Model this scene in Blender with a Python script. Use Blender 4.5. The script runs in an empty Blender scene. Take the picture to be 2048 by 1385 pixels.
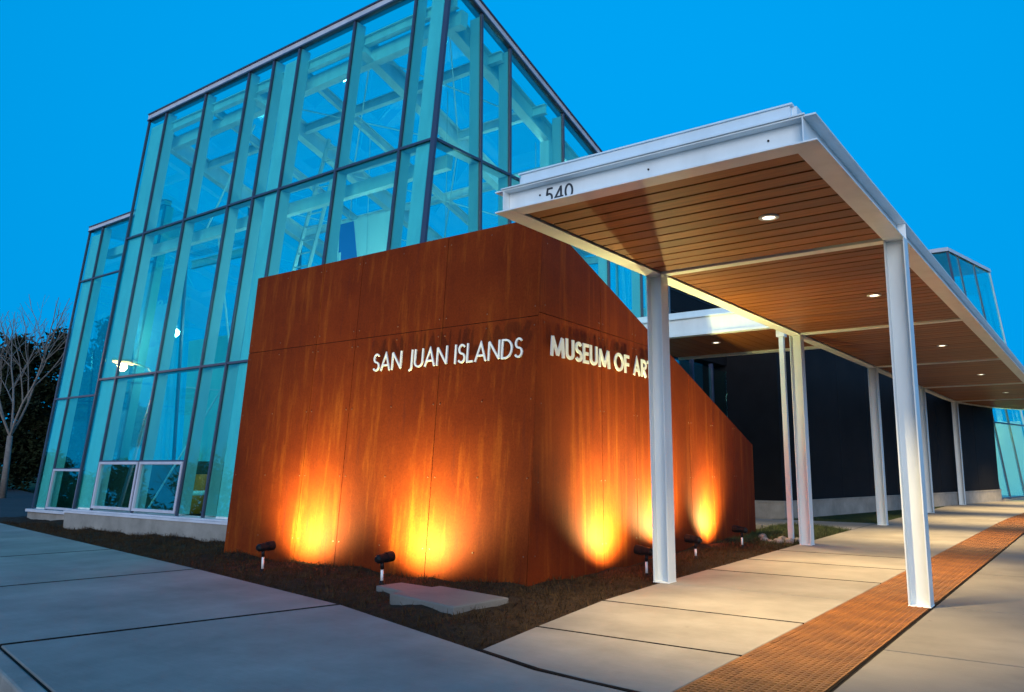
import bpy, bmesh, math, random
from mathutils import Matrix, Vector
random.seed(7)
S = bpy.context.scene
COL = S.collection
rad = math.radians

# ------------------------------------------------------------------ camera
yaw, pitch, roll, cam_h = 0.63263504, 0.14849032, 0.00149401, 1.396
cd = bpy.data.cameras.new('camera'); cam = bpy.data.objects.new('camera', cd); COL.objects.link(cam)
fwd = Vector((-math.sin(yaw)*math.cos(pitch), math.cos(yaw)*math.cos(pitch), math.sin(pitch)))
rt = Vector((math.cos(yaw), math.sin(yaw), 0)); up = rt.cross(fwd)
r2 = rt*math.cos(roll)+up*math.sin(roll); u2 = -rt*math.sin(roll)+up*math.cos(roll)
m = Matrix((r2, u2, -fwd)).transposed().to_4x4(); m.translation = Vector((0, 0, cam_h))
cam.matrix_world = m
cd.sensor_width = 36.0; cd.lens = 1602.818/2048*36.0; cd.clip_start = 0.05; cd.clip_end = 2000
S.camera = cam
S.render.resolution_x, S.render.resolution_y = 1024, 692

# ------------------------------------------------------------------ world, sun, exposure
SUN_EL, SUN_AZ = 9.0, 150.0            # afterglow behind the camera; azimuth clockwise from +Y
wd = bpy.data.worlds.new('World'); S.world = wd; wd.use_nodes = True
nt = wd.node_tree; nt.nodes.clear()
sky = nt.nodes.new('ShaderNodeTexSky'); sky.sky_type = 'NISHITA'; sky.sun_disc = False
sky.sun_elevation = rad(SUN_EL); sky.sun_rotation = rad(SUN_AZ)
sky.air_density = 1.0; sky.dust_density = 0.2; sky.ozone_density = 4.0
tint = nt.nodes.new('ShaderNodeMix'); tint.data_type = 'RGBA'; tint.blend_type = 'MULTIPLY'
tint.inputs[0].default_value = 1.0; tint.inputs[7].default_value = (0.0, 1.48, 1.62, 1)
bg = nt.nodes.new('ShaderNodeBackground'); bg.inputs[1].default_value = 0.15
wo = nt.nodes.new('ShaderNodeOutputWorld')
wtc = nt.nodes.new('ShaderNodeTexCoord'); wsep = nt.nodes.new('ShaderNodeSeparateXYZ'); wmr = nt.nodes.new('ShaderNodeMapRange'); wcmb = nt.nodes.new('ShaderNodeCombineXYZ')
wmr.inputs[1].default_value = 0.0; wmr.inputs[2].default_value = 1.0; wmr.inputs[3].default_value = 1.35; wmr.inputs[4].default_value = 0.85
nt.links.new(wtc.outputs['Generated'], wsep.inputs[0]); nt.links.new(wsep.outputs[2], wmr.inputs[0])      # even dusk dome, a little deeper low down
nt.links.new(wsep.outputs[0], wcmb.inputs[0]); nt.links.new(wsep.outputs[1], wcmb.inputs[1]); nt.links.new(wmr.outputs[0], wcmb.inputs[2])
wnm = nt.nodes.new('ShaderNodeVectorMath'); wnm.operation = 'NORMALIZE'; nt.links.new(wcmb.outputs[0], wnm.inputs[0]); nt.links.new(wnm.outputs[0], sky.inputs[0])
nt.links.new(sky.outputs[0], tint.inputs[6]); nt.links.new(tint.outputs[2], bg.inputs[0]); nt.links.new(bg.outputs[0], wo.inputs[0])

sl = bpy.data.lights.new('sun', 'SUN'); so = bpy.data.objects.new('sun', sl); COL.objects.link(so)
sl.energy = 1.08; sl.angle = rad(44); sl.color = (1.0, 0.90, 0.80)
sdir = Vector((math.sin(rad(SUN_AZ))*math.cos(rad(SUN_EL)), math.cos(rad(SUN_AZ))*math.cos(rad(SUN_EL)), math.sin(rad(SUN_EL))))
so.rotation_euler = sdir.to_track_quat('Z', 'Y').to_euler(); so.location = (0, -20, 30)

S.render.engine = 'CYCLES'
S.view_settings.view_transform = 'Standard'; S.view_settings.look = 'None'
S.view_settings.exposure = 1.2; S.view_settings.gamma = 1.0; S.view_settings.use_curve_mapping = False
S.cycles.max_bounces = 10; S.cycles.diffuse_bounces = 4; S.cycles.glossy_bounces = 4
S.cycles.transparent_max_bounces = 24; S.cycles.transmission_bounces = 8
S.cycles.use_denoising = True; S.cycles.sample_clamp_indirect = 6.0
S.cycles.caustics_reflective = False; S.cycles.caustics_refractive = False

# ------------------------------------------------------------------ materials
def newmat(name):
    mt = bpy.data.materials.new(name); mt.use_nodes = True
    n = mt.node_tree; b = n.nodes['Principled BSDF']
    return mt, n, b
def N(n, t, **k):
    x = n.nodes.new(t)
    for a, v in k.items(): setattr(x, a, v)
    return x
def coord(n, scale=(1, 1, 1), kind='Object'):
    tc = N(n, 'ShaderNodeTexCoord'); mp = N(n, 'ShaderNodeMapping'); mp.inputs['Scale'].default_value = scale
    n.links.new(tc.outputs[kind], mp.inputs[0]); return mp.outputs[0]
def noise(n, vec, sc, det=6, rough=0.6):
    x = N(n, 'ShaderNodeTexNoise'); x.inputs['Scale'].default_value = sc; x.inputs['Detail'].default_value = det
    x.inputs['Roughness'].default_value = rough; n.links.new(vec, x.inputs['Vector']); return x.outputs[0]
def ramp(n, fac, stops):
    r = N(n, 'ShaderNodeValToRGB'); el = r.color_ramp.elements
    while len(el) < len(stops): el.new(0.5)
    for e, (p, c) in zip(el, stops): e.position = p; e.color = (*c, 1)
    n.links.new(fac, r.inputs[0]); return r.outputs[0]
def mixc(n, a, b, fac, mode='MIX'):
    x = N(n, 'ShaderNodeMix', data_type='RGBA', blend_type=mode)
    if isinstance(fac, (int, float)): x.inputs[0].default_value = fac
    else: n.links.new(fac, x.inputs[0])
    for s, v in ((6, a), (7, b)):
        if isinstance(v, tuple): x.inputs[s].default_value = (*v, 1)
        else: n.links.new(v, x.inputs[s])
    return x.outputs[2]
def bump(n, b, h, strength=0.3, dist=0.02):
    x = N(n, 'ShaderNodeBump'); x.inputs['Strength'].default_value = strength; x.inputs['Distance'].default_value = dist
    n.links.new(h, x.inputs['Height']); n.links.new(x.outputs[0], b.inputs['Normal'])
def objrand(n):
    return N(n, 'ShaderNodeObjectInfo').outputs['Random']
def math2(n, op, a, b):
    x = N(n, 'ShaderNodeMath', operation=op)
    for i, v in enumerate((a, b)):
        if isinstance(v, (int, float)): x.inputs[i].default_value = v
        else: n.links.new(v, x.inputs[i])
    return x.outputs[0]

def mottled(name, c0, c1, sc=2.0, rough=0.85, bs=0.25, vary=0.15, fine=60, bd=0.01):
    mt, n, b = newmat(name); v = coord(n)
    big = noise(n, v, sc, 8, 0.65); c = ramp(n, big, [(0.3, c0), (0.7, c1)])
    fi = noise(n, v, fine, 4, 0.7)
    c = mixc(n, c, ramp(n, fi, [(0.3, (0.6, 0.6, 0.6)), (0.75, (1, 1, 1))]), 0.5, 'MULTIPLY')
    r = objrand(n); k = math2(n, 'ADD', math2(n, 'MULTIPLY', r, vary*2), 1-vary)
    g = N(n, 'ShaderNodeCombineColor')
    for i in range(3): n.links.new(k, g.inputs[i])
    c = mixc(n, c, g.outputs[0], 1.0, 'MULTIPLY')
    n.links.new(c, b.inputs['Base Color']); b.inputs['Roughness'].default_value = rough
    bump(n, b, fi, bs, bd); return mt

M = {}
def concrete(name, c0, c1, stain, vary=0.05):
    mt, n, b = newmat(name); v = coord(n, kind='Object')
    geo = N(n, 'ShaderNodeNewGeometry').outputs['Position']
    big = noise(n, geo, 0.9, 7, 0.62); c = ramp(n, big, [(0.28, c0), (0.72, c1)])
    st = noise(n, geo, 0.55, 9, 0.72); c = mixc(n, c, stain, ramp(n, st, [(0.50, (0, 0, 0)), (0.72, (0.6, 0.6, 0.6))]))
    # broom strokes and grit
    bm_ = N(n, 'ShaderNodeMapping'); bm_.inputs['Scale'].default_value = (3.0, 90.0, 20.0); n.links.new(geo, bm_.inputs[0])
    br = noise(n, bm_.outputs[0], 1.0, 3, 0.5); gr = noise(n, geo, 140, 3, 0.7)
    c = mixc(n, c, ramp(n, br, [(0.3, (0.82, 0.82, 0.82)), (0.7, (1, 1, 1))]), 0.6, 'MULTIPLY')
    c = mixc(n, c, ramp(n, gr, [(0.3, (0.7, 0.7, 0.7)), (0.7, (1, 1, 1))]), 0.5, 'MULTIPLY')
    # dark spots of gum and grit
    vo = N(n, 'ShaderNodeTexVoronoi'); vo.inputs['Scale'].default_value = 1.1; n.links.new(geo, vo.inputs['Vector'])
    c = mixc(n, c, stain, ramp(n, vo.outputs['Distance'], [(0.012, (0.9, 0.9, 0.9)), (0.03, (0, 0, 0))]))
    r = objrand(n); k = math2(n, 'ADD', math2(n, 'MULTIPLY', r, vary*2), 1-vary)
    g = N(n, 'ShaderNodeCombineColor')
    for i in range(3): n.links.new(k, g.inputs[i])
    c = mixc(n, c, g.outputs[0], 1.0, 'MULTIPLY')
    n.links.new(c, b.inputs['Base Color']); b.inputs['Roughness'].default_value = 0.82
    bump(n, b, gr, 0.18, 0.004); return mt
M['concrete'] = concrete('concrete', (0.185, 0.174, 0.16), (0.335, 0.315, 0.287), (0.17, 0.155, 0.14))
M['footing'] = mottled('footing_concrete', (0.20, 0.19, 0.175), (0.36, 0.34, 0.31), 1.6, 0.9, 0.3, 0.05)
M['asphalt'] = mottled('asphalt', (0.045, 0.045, 0.048), (0.07, 0.07, 0.072), 0.8, 0.9, 0.5, 0.0, 90)
M['soil'] = mottled('soil', (0.020, 0.013, 0.009), (0.060, 0.040, 0.026), 5, 0.95, 0.9, 0.0, 45, 0.03)
M['lawn'] = mottled('lawn', (0.018, 0.032, 0.010), (0.045, 0.065, 0.02), 1.5, 0.95, 0.8, 0.0, 40, 0.03)

def rust(name, dark=False):
    mt, n, b = newmat(name)
    geo = N(n, 'ShaderNodeNewGeometry').outputs['Position']
    big = noise(n, geo, 0.8, 8, 0.66)
    mp = N(n, 'ShaderNodeMapping'); mp.inputs['Scale'].default_value = (7.0, 7.0, 0.35); n.links.new(geo, mp.inputs[0])
    st = noise(n, mp.outputs[0], 1.0, 6, 0.68)
    fi = noise(n, geo, 38, 5, 0.72)
    c = ramp(n, big, [(0.25, (0.120, 0.016, 0.003)), (0.55, (0.180, 0.027, 0.004)), (0.8, (0.24, 0.043, 0.006))])
    c = mixc(n, c, (0.33, 0.074, 0.008), ramp(n, st, [(0.52, (0, 0, 0)), (0.74, (0.75, 0.75, 0.75))]))
    c = mixc(n, c, (0.075, 0.014, 0.010), ramp(n, st, [(0.24, (0.65, 0.65, 0.65)), (0.42, (0, 0, 0))]))
    c = mixc(n, c, ramp(n, fi, [(0.28, (0.62, 0.58, 0.55)), (0.7, (1.05, 1.02, 1.0))]), 0.75, 'MULTIPLY')
    r = objrand(n); k = math2(n, 'ADD', math2(n, 'MULTIPLY', r, 0.24), 0.88)
    g = N(n, 'ShaderNodeCombineColor')
    for i in range(3): n.links.new(k, g.inputs[i])
    c = mixc(n, c, g.outputs[0], 1.0, 'MULTIPLY')
    n.links.new(c, b.inputs['Base Color']); b.inputs['Roughness'].default_value = 0.72
    b.inputs['Specular IOR Level'].default_value = 0.08
    bump(n, b, fi, 0.25, 0.004); return mt
M['rust'] = rust('weathered_steel')
M['rust_core'] = mottled('rust_core', (0.03, 0.010, 0.006), (0.07, 0.02, 0.01), 6, 0.9)
M['bolt'] = mottled('bolt_steel', (0.10, 0.03, 0.012), (0.20, 0.07, 0.03), 30, 0.6)

def wood():
    mt, n, b = newmat('soffit_wood')
    tc = N(n, 'ShaderNodeTexCoord'); mp = N(n, 'ShaderNodeMapping'); mp.inputs['Scale'].default_value = (1.2, 22, 22)
    r = objrand(n); off = N(n, 'ShaderNodeCombineXYZ')
    n.links.new(math2(n, 'MULTIPLY', r, 37.0), off.inputs[0]); n.links.new(math2(n, 'MULTIPLY', r, 11.0), off.inputs[1])
    va = N(n, 'ShaderNodeVectorMath', operation='ADD'); n.links.new(tc.outputs['Object'], va.inputs[0]); n.links.new(off.outputs[0], va.inputs[1])
    n.links.new(va.outputs[0], mp.inputs[0])
    g1 = noise(n, mp.outputs[0], 1.0, 8, 0.7)
    c = ramp(n, g1, [(0.25, (0.120, 0.035, 0.006)), (0.55, (0.235, 0.077, 0.013)), (0.8, (0.33, 0.12, 0.023))])
    k = ramp(n, r, [(0.0, (0.72, 0.66, 0.62)), (0.5, (0.95, 0.93, 0.9)), (1.0, (1.15, 1.12, 1.05))])
    c = mixc(n, c, k, 1.0, 'MULTIPLY'); n.links.new(c, b.inputs['Base Color'])
    b.inputs['Roughness'].default_value = 0.5; bump(n, b, g1, 0.12, 0.004); return mt
M['wood'] = wood()
def paint(name, c, rough=0.35, dirt=0.08):
    mt, n, b = newmat(name); geo = N(n, 'ShaderNodeNewGeometry').outputs['Position']
    mp = N(n, 'ShaderNodeMapping'); mp.inputs['Scale'].default_value = (3, 3, 0.8); n.links.new(geo, mp.inputs[0])
    x = noise(n, mp.outputs[0], 1.2, 6, 0.6)
    lo = tuple(v*(1-dirt*2.2) for v in c)
    n.links.new(ramp(n, x, [(0.3, lo), (0.6, c)]), b.inputs['Base Color'])
    rr = N(n, 'ShaderNodeMapRange'); rr.inputs[3].default_value = rough-0.06; rr.inputs[4].default_value = rough+0.12
    n.links.new(x, rr.inputs[0]); n.links.new(rr.outputs[0], b.inputs['Roughness']); return mt
M['white'] = paint('white_paint', (0.78, 0.83, 0.85), 0.35, 0.05)
M['column'] = paint('column_paint', (0.60, 0.66, 0.69), 0.35, 0.05)
M['coaming'] = paint('metal_coaming', (0.70, 0.79, 0.84), 0.4, 0.04)
M['steel_in'] = paint('interior_white_steel', (0.80, 0.82, 0.82), 0.5)
M['plaster'] = paint('interior_white_wall', (0.74, 0.74, 0.72), 0.8, 0.03)
M['fin'] = paint('aluminium_fin', (0.50, 0.55, 0.56), 0.4, 0.05)
M['mull'] = paint('dark_mullion', (0.045, 0.055, 0.10), 0.35, 0.05)
M['sill'] = paint('aluminium_sill', (0.55, 0.56, 0.62), 0.35)
M['frame'] = paint('window_frame_paint', (0.52, 0.51, 0.58), 0.35)
M['charcoal'] = mottled('charcoal_cladding', (0.006, 0.006, 0.0075), (0.011, 0.011, 0.013), 1.2, 0.7, 0.2, 0.0, 50)
M['hedge_tone'] = mottled('hedge_reflection_green', (0.03, 0.05, 0.04), (0.07, 0.10, 0.08), 3, 0.8)  # dark green of the reflected hedge, put into the colour
M['dark'] = mottled('black_metal', (0.008, 0.008, 0.01), (0.016, 0.016, 0.018), 20, 0.4, 0.1, 0.0)
M['letter'] = paint('letter_metal', (0.80, 0.80, 0.80), 0.35, 0.03)
M['letter_dark'] = paint('number_dark', (0.03, 0.035, 0.045), 0.5, 0.03)
M['metal'] = paint('bright_metal', (0.75, 0.75, 0.76), 0.3, 0.05)
M['floor_in'] = mottled('interior_floor', (0.09, 0.085, 0.08), (0.14, 0.13, 0.12), 2, 0.6)
M['orange'] = paint('stand_in_orange', (0.8, 0.17, 0.02), 0.5, 0.05)
M['blue'] = paint('blue_banner', (0.03, 0.10, 0.42), 0.7, 0.03)
M['bark'] = mottled('bark', (0.03, 0.024, 0.02), (0.08, 0.066, 0.056), 9, 0.9, 0.8, 0.1)
M['pale_bark'] = mottled('pale_bark', (0.13, 0.11, 0.10), (0.24, 0.21, 0.19), 9, 0.9, 0.5, 0.1)
M['needles'] = mottled('evergreen_needles', (0.006, 0.011, 0.005), (0.018, 0.028, 0.011), 3, 0.8, 0.1, 0.1, 10)
M['straw'] = mottled('dry_grass', (0.030, 0.016, 0.007), (0.085, 0.048, 0.020), 6, 0.9, 0.1, 0.0, 25)
M['green_blades'] = mottled('green_grass', (0.025, 0.045, 0.012), (0.08, 0.10, 0.03), 6, 0.9, 0.1, 0.0, 25)
M['stone'] = mottled('field_stone', (0.22, 0.20, 0.19), (0.42, 0.40, 0.38), 8, 0.9, 0.5, 0.2)
M['tactile'] = mottled('iron_plate', (0.15, 0.050, 0.009), (0.38, 0.140, 0.024), 2.5, 0.7, 0.3, 0.12)
M['forecourt'] = concrete('forecourt_concrete', (0.13, 0.122, 0.113), (0.20, 0.187, 0.17), (0.08, 0.074, 0.068))
M['joint'] = mottled('joint_filler', (0.008, 0.006, 0.005), (0.02, 0.016, 0.013), 8, 0.95)

for k in ('charcoal', 'soil', 'straw', 'joint', 'needles', 'dark', 'lawn', 'asphalt', 'rust_core'):
    M[k].node_tree.nodes['Principled BSDF'].inputs['Specular IOR Level'].default_value = 0.12
def glass(name, col, f0):
    mt = bpy.data.materials.new(name); mt.use_nodes = True; n = mt.node_tree; n.nodes.clear()
    out = N(n, 'ShaderNodeOutputMaterial'); tr = N(n, 'ShaderNodeBsdfTransparent'); tr.inputs[0].default_value = (*col, 1)
    gl = N(n, 'ShaderNodeBsdfGlossy'); gl.inputs[0].default_value = (0.95, 1, 1, 1); gl.inputs['Roughness'].default_value = 0.004
    ge = N(n, 'ShaderNodeNewGeometry'); dt = N(n, 'ShaderNodeVectorMath', operation='DOT_PRODUCT')
    n.links.new(ge.outputs['Incoming'], dt.inputs[0]); n.links.new(ge.outputs['Normal'], dt.inputs[1])
    ab = N(n, 'ShaderNodeMath', operation='ABSOLUTE'); n.links.new(dt.outputs['Value'], ab.inputs[0])
    f = math2(n, 'ADD', math2(n, 'MULTIPLY', math2(n, 'POWER', math2(n, 'SUBTRACT', 1.0, ab.outputs[0]), 5.0), 1-f0), f0)
    wv = noise(n, coord(n), 0.35, 2, 0.4)        # slight roller-wave of the panes
    bp = N(n, 'ShaderNodeBump'); bp.inputs['Strength'].default_value = 0.008; bp.inputs['Distance'].default_value = 0.05
    n.links.new(wv, bp.inputs['Height']); n.links.new(bp.outputs[0], gl.inputs['Normal'])
    mx = N(n, 'ShaderNodeMixShader'); n.links.new(f, mx.inputs[0]); n.links.new(tr.outputs[0], mx.inputs[1]); n.links.new(gl.outputs[0], mx.inputs[2])
    n.links.new(mx.outputs[0], out.inputs[0]); return mt
M['glass'] = glass('tinted_glass', (0.60, 0.985, 0.955), 0.13)
M['roof_glass'] = glass('roof_glass', (0.80, 0.97, 0.97), 0.06)
def emit(name, c, s):
    mt = bpy.data.materials.new(name); mt.use_nodes = True; n = mt.node_tree; n.nodes.clear()
    e = N(n, 'ShaderNodeEmission'); e.inputs[0].default_value = (*c, 1); e.inputs[1].default_value = s
    o = N(n, 'ShaderNodeOutputMaterial'); n.links.new(e.outputs[0], o.inputs[0]); return mt
M['lens'] = emit('lamp_lens', (1.0, 0.86, 0.62), 3.0)
M['hot_lens'] = emit('spot_lens', (1.0, 0.62, 0.25), 6.0)
M['sodium'] = emit('street_lamp_lens', (1.0, 0.45, 0.12), 7.0)

# ------------------------------------------------------------------ building helpers
def tag(o, label=None, cat=None, group=None, kind=None):
    if label: o['label'] = label
    if cat: o['category'] = cat
    if group: o['group'] = group
    if kind: o['kind'] = kind
    return o
def thing(name, loc, label, cat, group=None, rotz=0):
    o = bpy.data.objects.new(name, None); COL.objects.link(o); o.empty_display_size = 0.2
    o.location = loc; o.rotation_euler = (0, 0, rotz); return tag(o, label, cat, group)
def link(name, me, parent=None, loc=None, rotz=0):
    """world-space mesh (loc None) or local mesh placed at loc"""
    o = bpy.data.objects.new(name, me); COL.objects.link(o)
    if loc is not None: o.location = loc; o.rotation_euler = (0, 0, rotz)
    if parent is not None:
        o.parent = parent
        if loc is None or True:
            p = parent; mi = Matrix.Identity(4)
            chain = []
            while p is not None: chain.append(p); p = p.parent
            w = Matrix.Identity(4)
            for q in reversed(chain):
                w = w @ q.matrix_parent_inverse @ Matrix.LocRotScale(q.location, q.rotation_euler, q.scale)
            o.matrix_parent_inverse = w.inverted()
    return o
def mesh(name, V, F, mat, smooth=False):
    me = bpy.data.meshes.new(name); me.from_pydata([tuple(v) for v in V], [], F); me.update()
    bm = bmesh.new(); bm.from_mesh(me); bmesh.ops.recalc_face_normals(bm, faces=bm.faces); bm.to_mesh(me); bm.free()
    me.materials.append(M[mat])
    if smooth:
        for p in me.polygons: p.use_smooth = True
    return me
BF = [(0, 3, 2, 1), (4, 5, 6, 7), (0, 1, 5, 4), (1, 2, 6, 5), (2, 3, 7, 6), (3, 0, 4, 7)]
def box_v(x0, x1, y0, y1, z0, z1):
    return [(x0, y0, z0), (x1, y0, z0), (x1, y1, z0), (x0, y1, z0), (x0, y0, z1), (x1, y0, z1), (x1, y1, z1), (x0, y1, z1)]
class MB:
    def __init__(s): s.v = []; s.f = []
    def add(s, V, F):
        k = len(s.v); s.v += [tuple(v) for v in V]; s.f += [tuple(i+k for i in f) for f in F]; return s
    def box(s, *a): return s.add(box_v(*a), BF)
    def hexa(s, V): return s.add(V, BF)
    def bar(s, a, b, r, n=6, r1=None):
        a, b = Vector(a), Vector(b); d = (b-a).normalized(); x = d.orthogonal().normalized(); y = d.cross(x); r1 = r if r1 is None else r1
        V = []
        for p, rr in ((a, r), (b, r1)):
            for i in range(n):
                t = 2*math.pi*i/n; V.append(p+x*math.cos(t)*rr+y*math.sin(t)*rr)
        F = [(i, (i+1) % n, n+(i+1) % n, n+i) for i in range(n)]+[tuple(range(n))[::-1], tuple(range(n, 2*n))]
        return s.add(V, F)
    def beam(s, a, b, w, h, upv=(0, 0, 1)):
        a, b = Vector(a), Vector(b); d = (b-a).normalized(); sd = d.cross(Vector(upv)).normalized(); u = sd.cross(d)
        V = [p+sd*i*w/2+u*j*h/2 for p in (a, b) for i, j in ((-1, -1), (1, -1), (1, 1), (-1, 1))]
        return s.add(V, BF)
    def ibeam(s, a, b, w, h, tf, tw, upv=(0, 0, 1)):
        a, b = Vector(a), Vector(b); d = (b-a).normalized(); sd = d.cross(Vector(upv)).normalized(); u = sd.cross(d)
        q = [(-w/2, -h/2), (w/2, -h/2), (w/2, -h/2+tf), (tw/2, -h/2+tf), (tw/2, h/2-tf), (w/2, h/2-tf), (w/2, h/2), (-w/2, h/2), (-w/2, h/2-tf), (-tw/2, h/2-tf), (-tw/2, -h/2+tf), (-w/2, -h/2+tf)]
        V = [p+sd*x+u*y for p in (a, b) for x, y in q]; n = 12
        F = [(i, (i+1) % n, n+(i+1) % n, n+i) for i in range(n)]
        for o in (0, n): F += [(o, o+1, o+2, o+11), (o+2, o+3, o+10, o+11), (o+3, o+4, o+9, o+10), (o+4, o+5, o+8, o+9), (o+5, o+6, o+7, o+8)]
        return s.add(V, F)
    def prism(s, P, d):
        d = Vector(d); n = len(P); V = [Vector(p) for p in P]+[Vector(p)+d for p in P]
        return s.add(V, [tuple(range(n))[::-1], tuple(range(n, 2*n))]+[(i, (i+1) % n, n+(i+1) % n, n+i) for i in range(n)])
    def ring(s, c, r0, r1, z0, z1, n=24):
        V = []
        for r, z in ((r0, z0), (r1, z0), (r1, z1), (r0, z1)):
            V += [(c[0]+r*math.cos(2*math.pi*i/n), c[1]+r*math.sin(2*math.pi*i/n), z) for i in range(n)]
        F = [(a*n+i, a*n+(i+1) % n, ((a+1) % 4)*n+(i+1) % n, ((a+1) % 4)*n+i) for a in range(4) for i in range(n)]
        return s.add(V, F)
    def disc(s, c, r, n=24):
        return s.add([(c[0]+r*math.cos(2*math.pi*i/n), c[1]+r*math.sin(2*math.pi*i/n), c[2]) for i in range(n)], [tuple(range(n))])
    def obj(s, name, mat, parent=None, smooth=False, loc=None, rotz=0):
        return link(name, mesh(name, s.v, s.f, mat, smooth), parent, loc, rotz)
def bevel(o, w=0.006, seg=2):
    b = o.modifiers.new('bevel', 'BEVEL'); b.width = w; b.segments = seg; b.limit_method = 'ANGLE'; return o
def struct(o): o['kind'] = 'structure'; return o
def clip(P, a, b, c):
    """keep a*u+b*v<=c of a 2-D polygon"""
    out = []
    for i in range(len(P)):
        p, q = P[i], P[(i+1) % len(P)]; fp, fq = a*p[0]+b*p[1]-c, a*q[0]+b*q[1]-c
        if fp <= 0: out.append(p)
        if fp*fq < 0:
            t = fp/(fp-fq); out.append((p[0]+t*(q[0]-p[0]), p[1]+t*(q[1]-p[1])))
    return out

# ================================================================== SETTING
g = MB(); g.add([(-600, -600, -0.16), (600, -600, -0.16), (600, 600, -0.16), (-600, 600, -0.16)], [(0, 1, 2, 3)])
struct(g.obj('ground', 'lawn'))
def kerb_y(x): return 2.91-0.2155*(x+7.09)          # kerb line beside the street
def edge_y(x):                                        # far edge of the pavement
    P = [(-60, 16.6), (-22, 8.76), (-10.13, 6.56), (-6.41, 5.79), (-4.01, 5.03), (-3.3, 4.80), (-2.4, 4.68), (8, 4.4)]
    for (a, b), (c, d) in zip(P, P[1:]):
        if a <= x <= c: return b+(d-b)*(x-a)/(c-a)
    return P[-1][1]
# street
st = MB(); st.add([(-60, kerb_y(-60)-0.17, -0.13), (30, kerb_y(30)-0.17, -0.13), (30, kerb_y(30)-9.5, -0.13), (-60, kerb_y(-60)-9.5, -0.13)], [(0, 1, 2, 3)])
struct(st.obj('street', 'asphalt'))
far = MB(); far.add([(-60, kerb_y(-60)-9.5, -0.005), (30, kerb_y(30)-9.5, -0.005), (30, -70, -0.005), (-60, -70, -0.005)], [(0, 1, 2, 3)])
far.add([(-60, kerb_y(-60)-9.5, -0.005), (30, kerb_y(30)-9.5, -0.005), (30, kerb_y(30)-9.5, -0.14), (-60, kerb_y(-60)-9.5, -0.14)], [(0, 1, 2, 3)])
struct(far.obj('verge', 'lawn'))
# kerb (stones 1.8 m long)
kerb = struct(link('kerb', mesh('kerb', box_v(-60, 30, -70, -69.9, -0.3, -0.2), BF, 'footing'))) if False else None
kb = thing('kerb', (-5, 2.4, 0), None, None); kb['kind'] = 'structure'
x = -32.0
while x < 4:
    a, b = x+0.006, x+1.794
    V = [(a, kerb_y(a)-0.17, -0.2), (b, kerb_y(b)-0.17, -0.2), (b, kerb_y(b)-0.012, -0.2), (a, kerb_y(a)-0.012, -0.2),
         (a, kerb_y(a)-0.155, 0.0), (b, kerb_y(b)-0.155, 0.0), (b, kerb_y(b)-0.012, 0.0), (a, kerb_y(a)-0.012, 0.0)]
    bevel(MB().hexa(V).obj('kerb_stone', 'footing', kb), 0.02); x += 1.8
# base under the pavements (dark joints)
jb = MB(); X = [-60, -22, -10.13, -6.41, -4.01, -3.3, -2.4, 8]
for a, b in zip(X, X[1:]):
    jb.add([(a, kerb_y(a)-0.02, -0.014), (b, kerb_y(b)-0.02, -0.014), (b, edge_y(b)-0.01, -0.014), (a, edge_y(a)-0.01, -0.014)], [(0, 1, 2, 3)])
jb.add([(-4.0, 4.6, -0.020), (6, 4.4, -0.020), (6, 60, -0.020), (-4.7, 60, -0.020), (-4.6, 14, -0.020)], [(0, 1, 2, 3, 4)])
struct(jb.obj('joint_bed', 'joint'))
# sidewalk slabs along the street
sw = thing('sidewalk', (-10, 4.5, 0), None, None); sw['kind'] = 'structure'
js = [(-31.2, -30.2), (-27.7, -26.8), (-24.35, -23.5), (-20.9, -20.2), (-17.45, -16.9), (-13.98, -13.62), (-10.57, -10.13), (-7.12, -6.41)]
def slab(P, parent, z=0.0, t=0.1, mat='concrete', inset=0.018, name='slab'):
    c = [sum(p[i] for p in P)/len(P) for i in (0, 1)]; n = len(P)
    Q = []
    for p in P:
        d = Vector((p[0]-c[0], p[1]-c[1])); l = d.length; d *= (l-inset)/l; Q.append((c[0]+d.x, c[1]+d.y))
    o = MB().prism([(p[0], p[1], z-t) for p in Q], (0, 0, t)).obj(name, mat, parent)
    return bevel(o, 0.008, 2)
for (k0, e0), (k1, e1) in zip(js, js[1:]):
    slab([(k0, kerb_y(k0)), (k1, kerb_y(k1)), (e1, edge_y(e1)), (e0, edge_y(e0))], sw)
slab([(-7.12, kerb_y(-7.12)), (-0.6, kerb_y(-0.6)), (-1.0, edge_y(-1.0)), (-2.4, edge_y(-2.4)), (-3.3, edge_y(-3.3)), (-4.01, edge_y(-4.01)), (-6.41, edge_y(-6.41))], sw, inset=0.02)
slab([(-0.55, kerb_y(-0.55)), (5, kerb_y(5)), (5, edge_y(5)), (-0.95, edge_y(-0.95))], sw)
# walkway under the canopy
ww = thing('walkway', (-3.3, 10, 0), None, None); ww['kind'] = 'structure'
def wl(y):
    P = [(4.6, -3.9), (5.05, -4.03), (8, -4.46), (14.8, -4.62), (19.6, -4.72), (34, -4.75), (60, 1.5)]
    for (a, b), (c, d) in zip(P, P[1:]):
        if a <= y <= c: return b+(d-b)*(y-a)/(c-a)
def bendx(y):                                  # the walk, strip and canopy swing right past y = 24
    return 0.0 if y < 23 else 0.0040*(y-23)**2
def sx0(y): return -2.30+bendx(y)
def sx1(y): return -1.53+bendx(y)
ys = [6.05+1.55*i for i in range(24)]
slab([(-4.01, 5.05), (-3.3, 4.83), (-2.3, 4.71), (-2.3, 6.05), (-4.17, 6.05)], ww)
for a, b in zip(ys, ys[1:]):
    slab([(wl(a), a), (sx0(a)-0.0, a), (sx0(b)-0.0, b), (wl(b), b)], ww)
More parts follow.
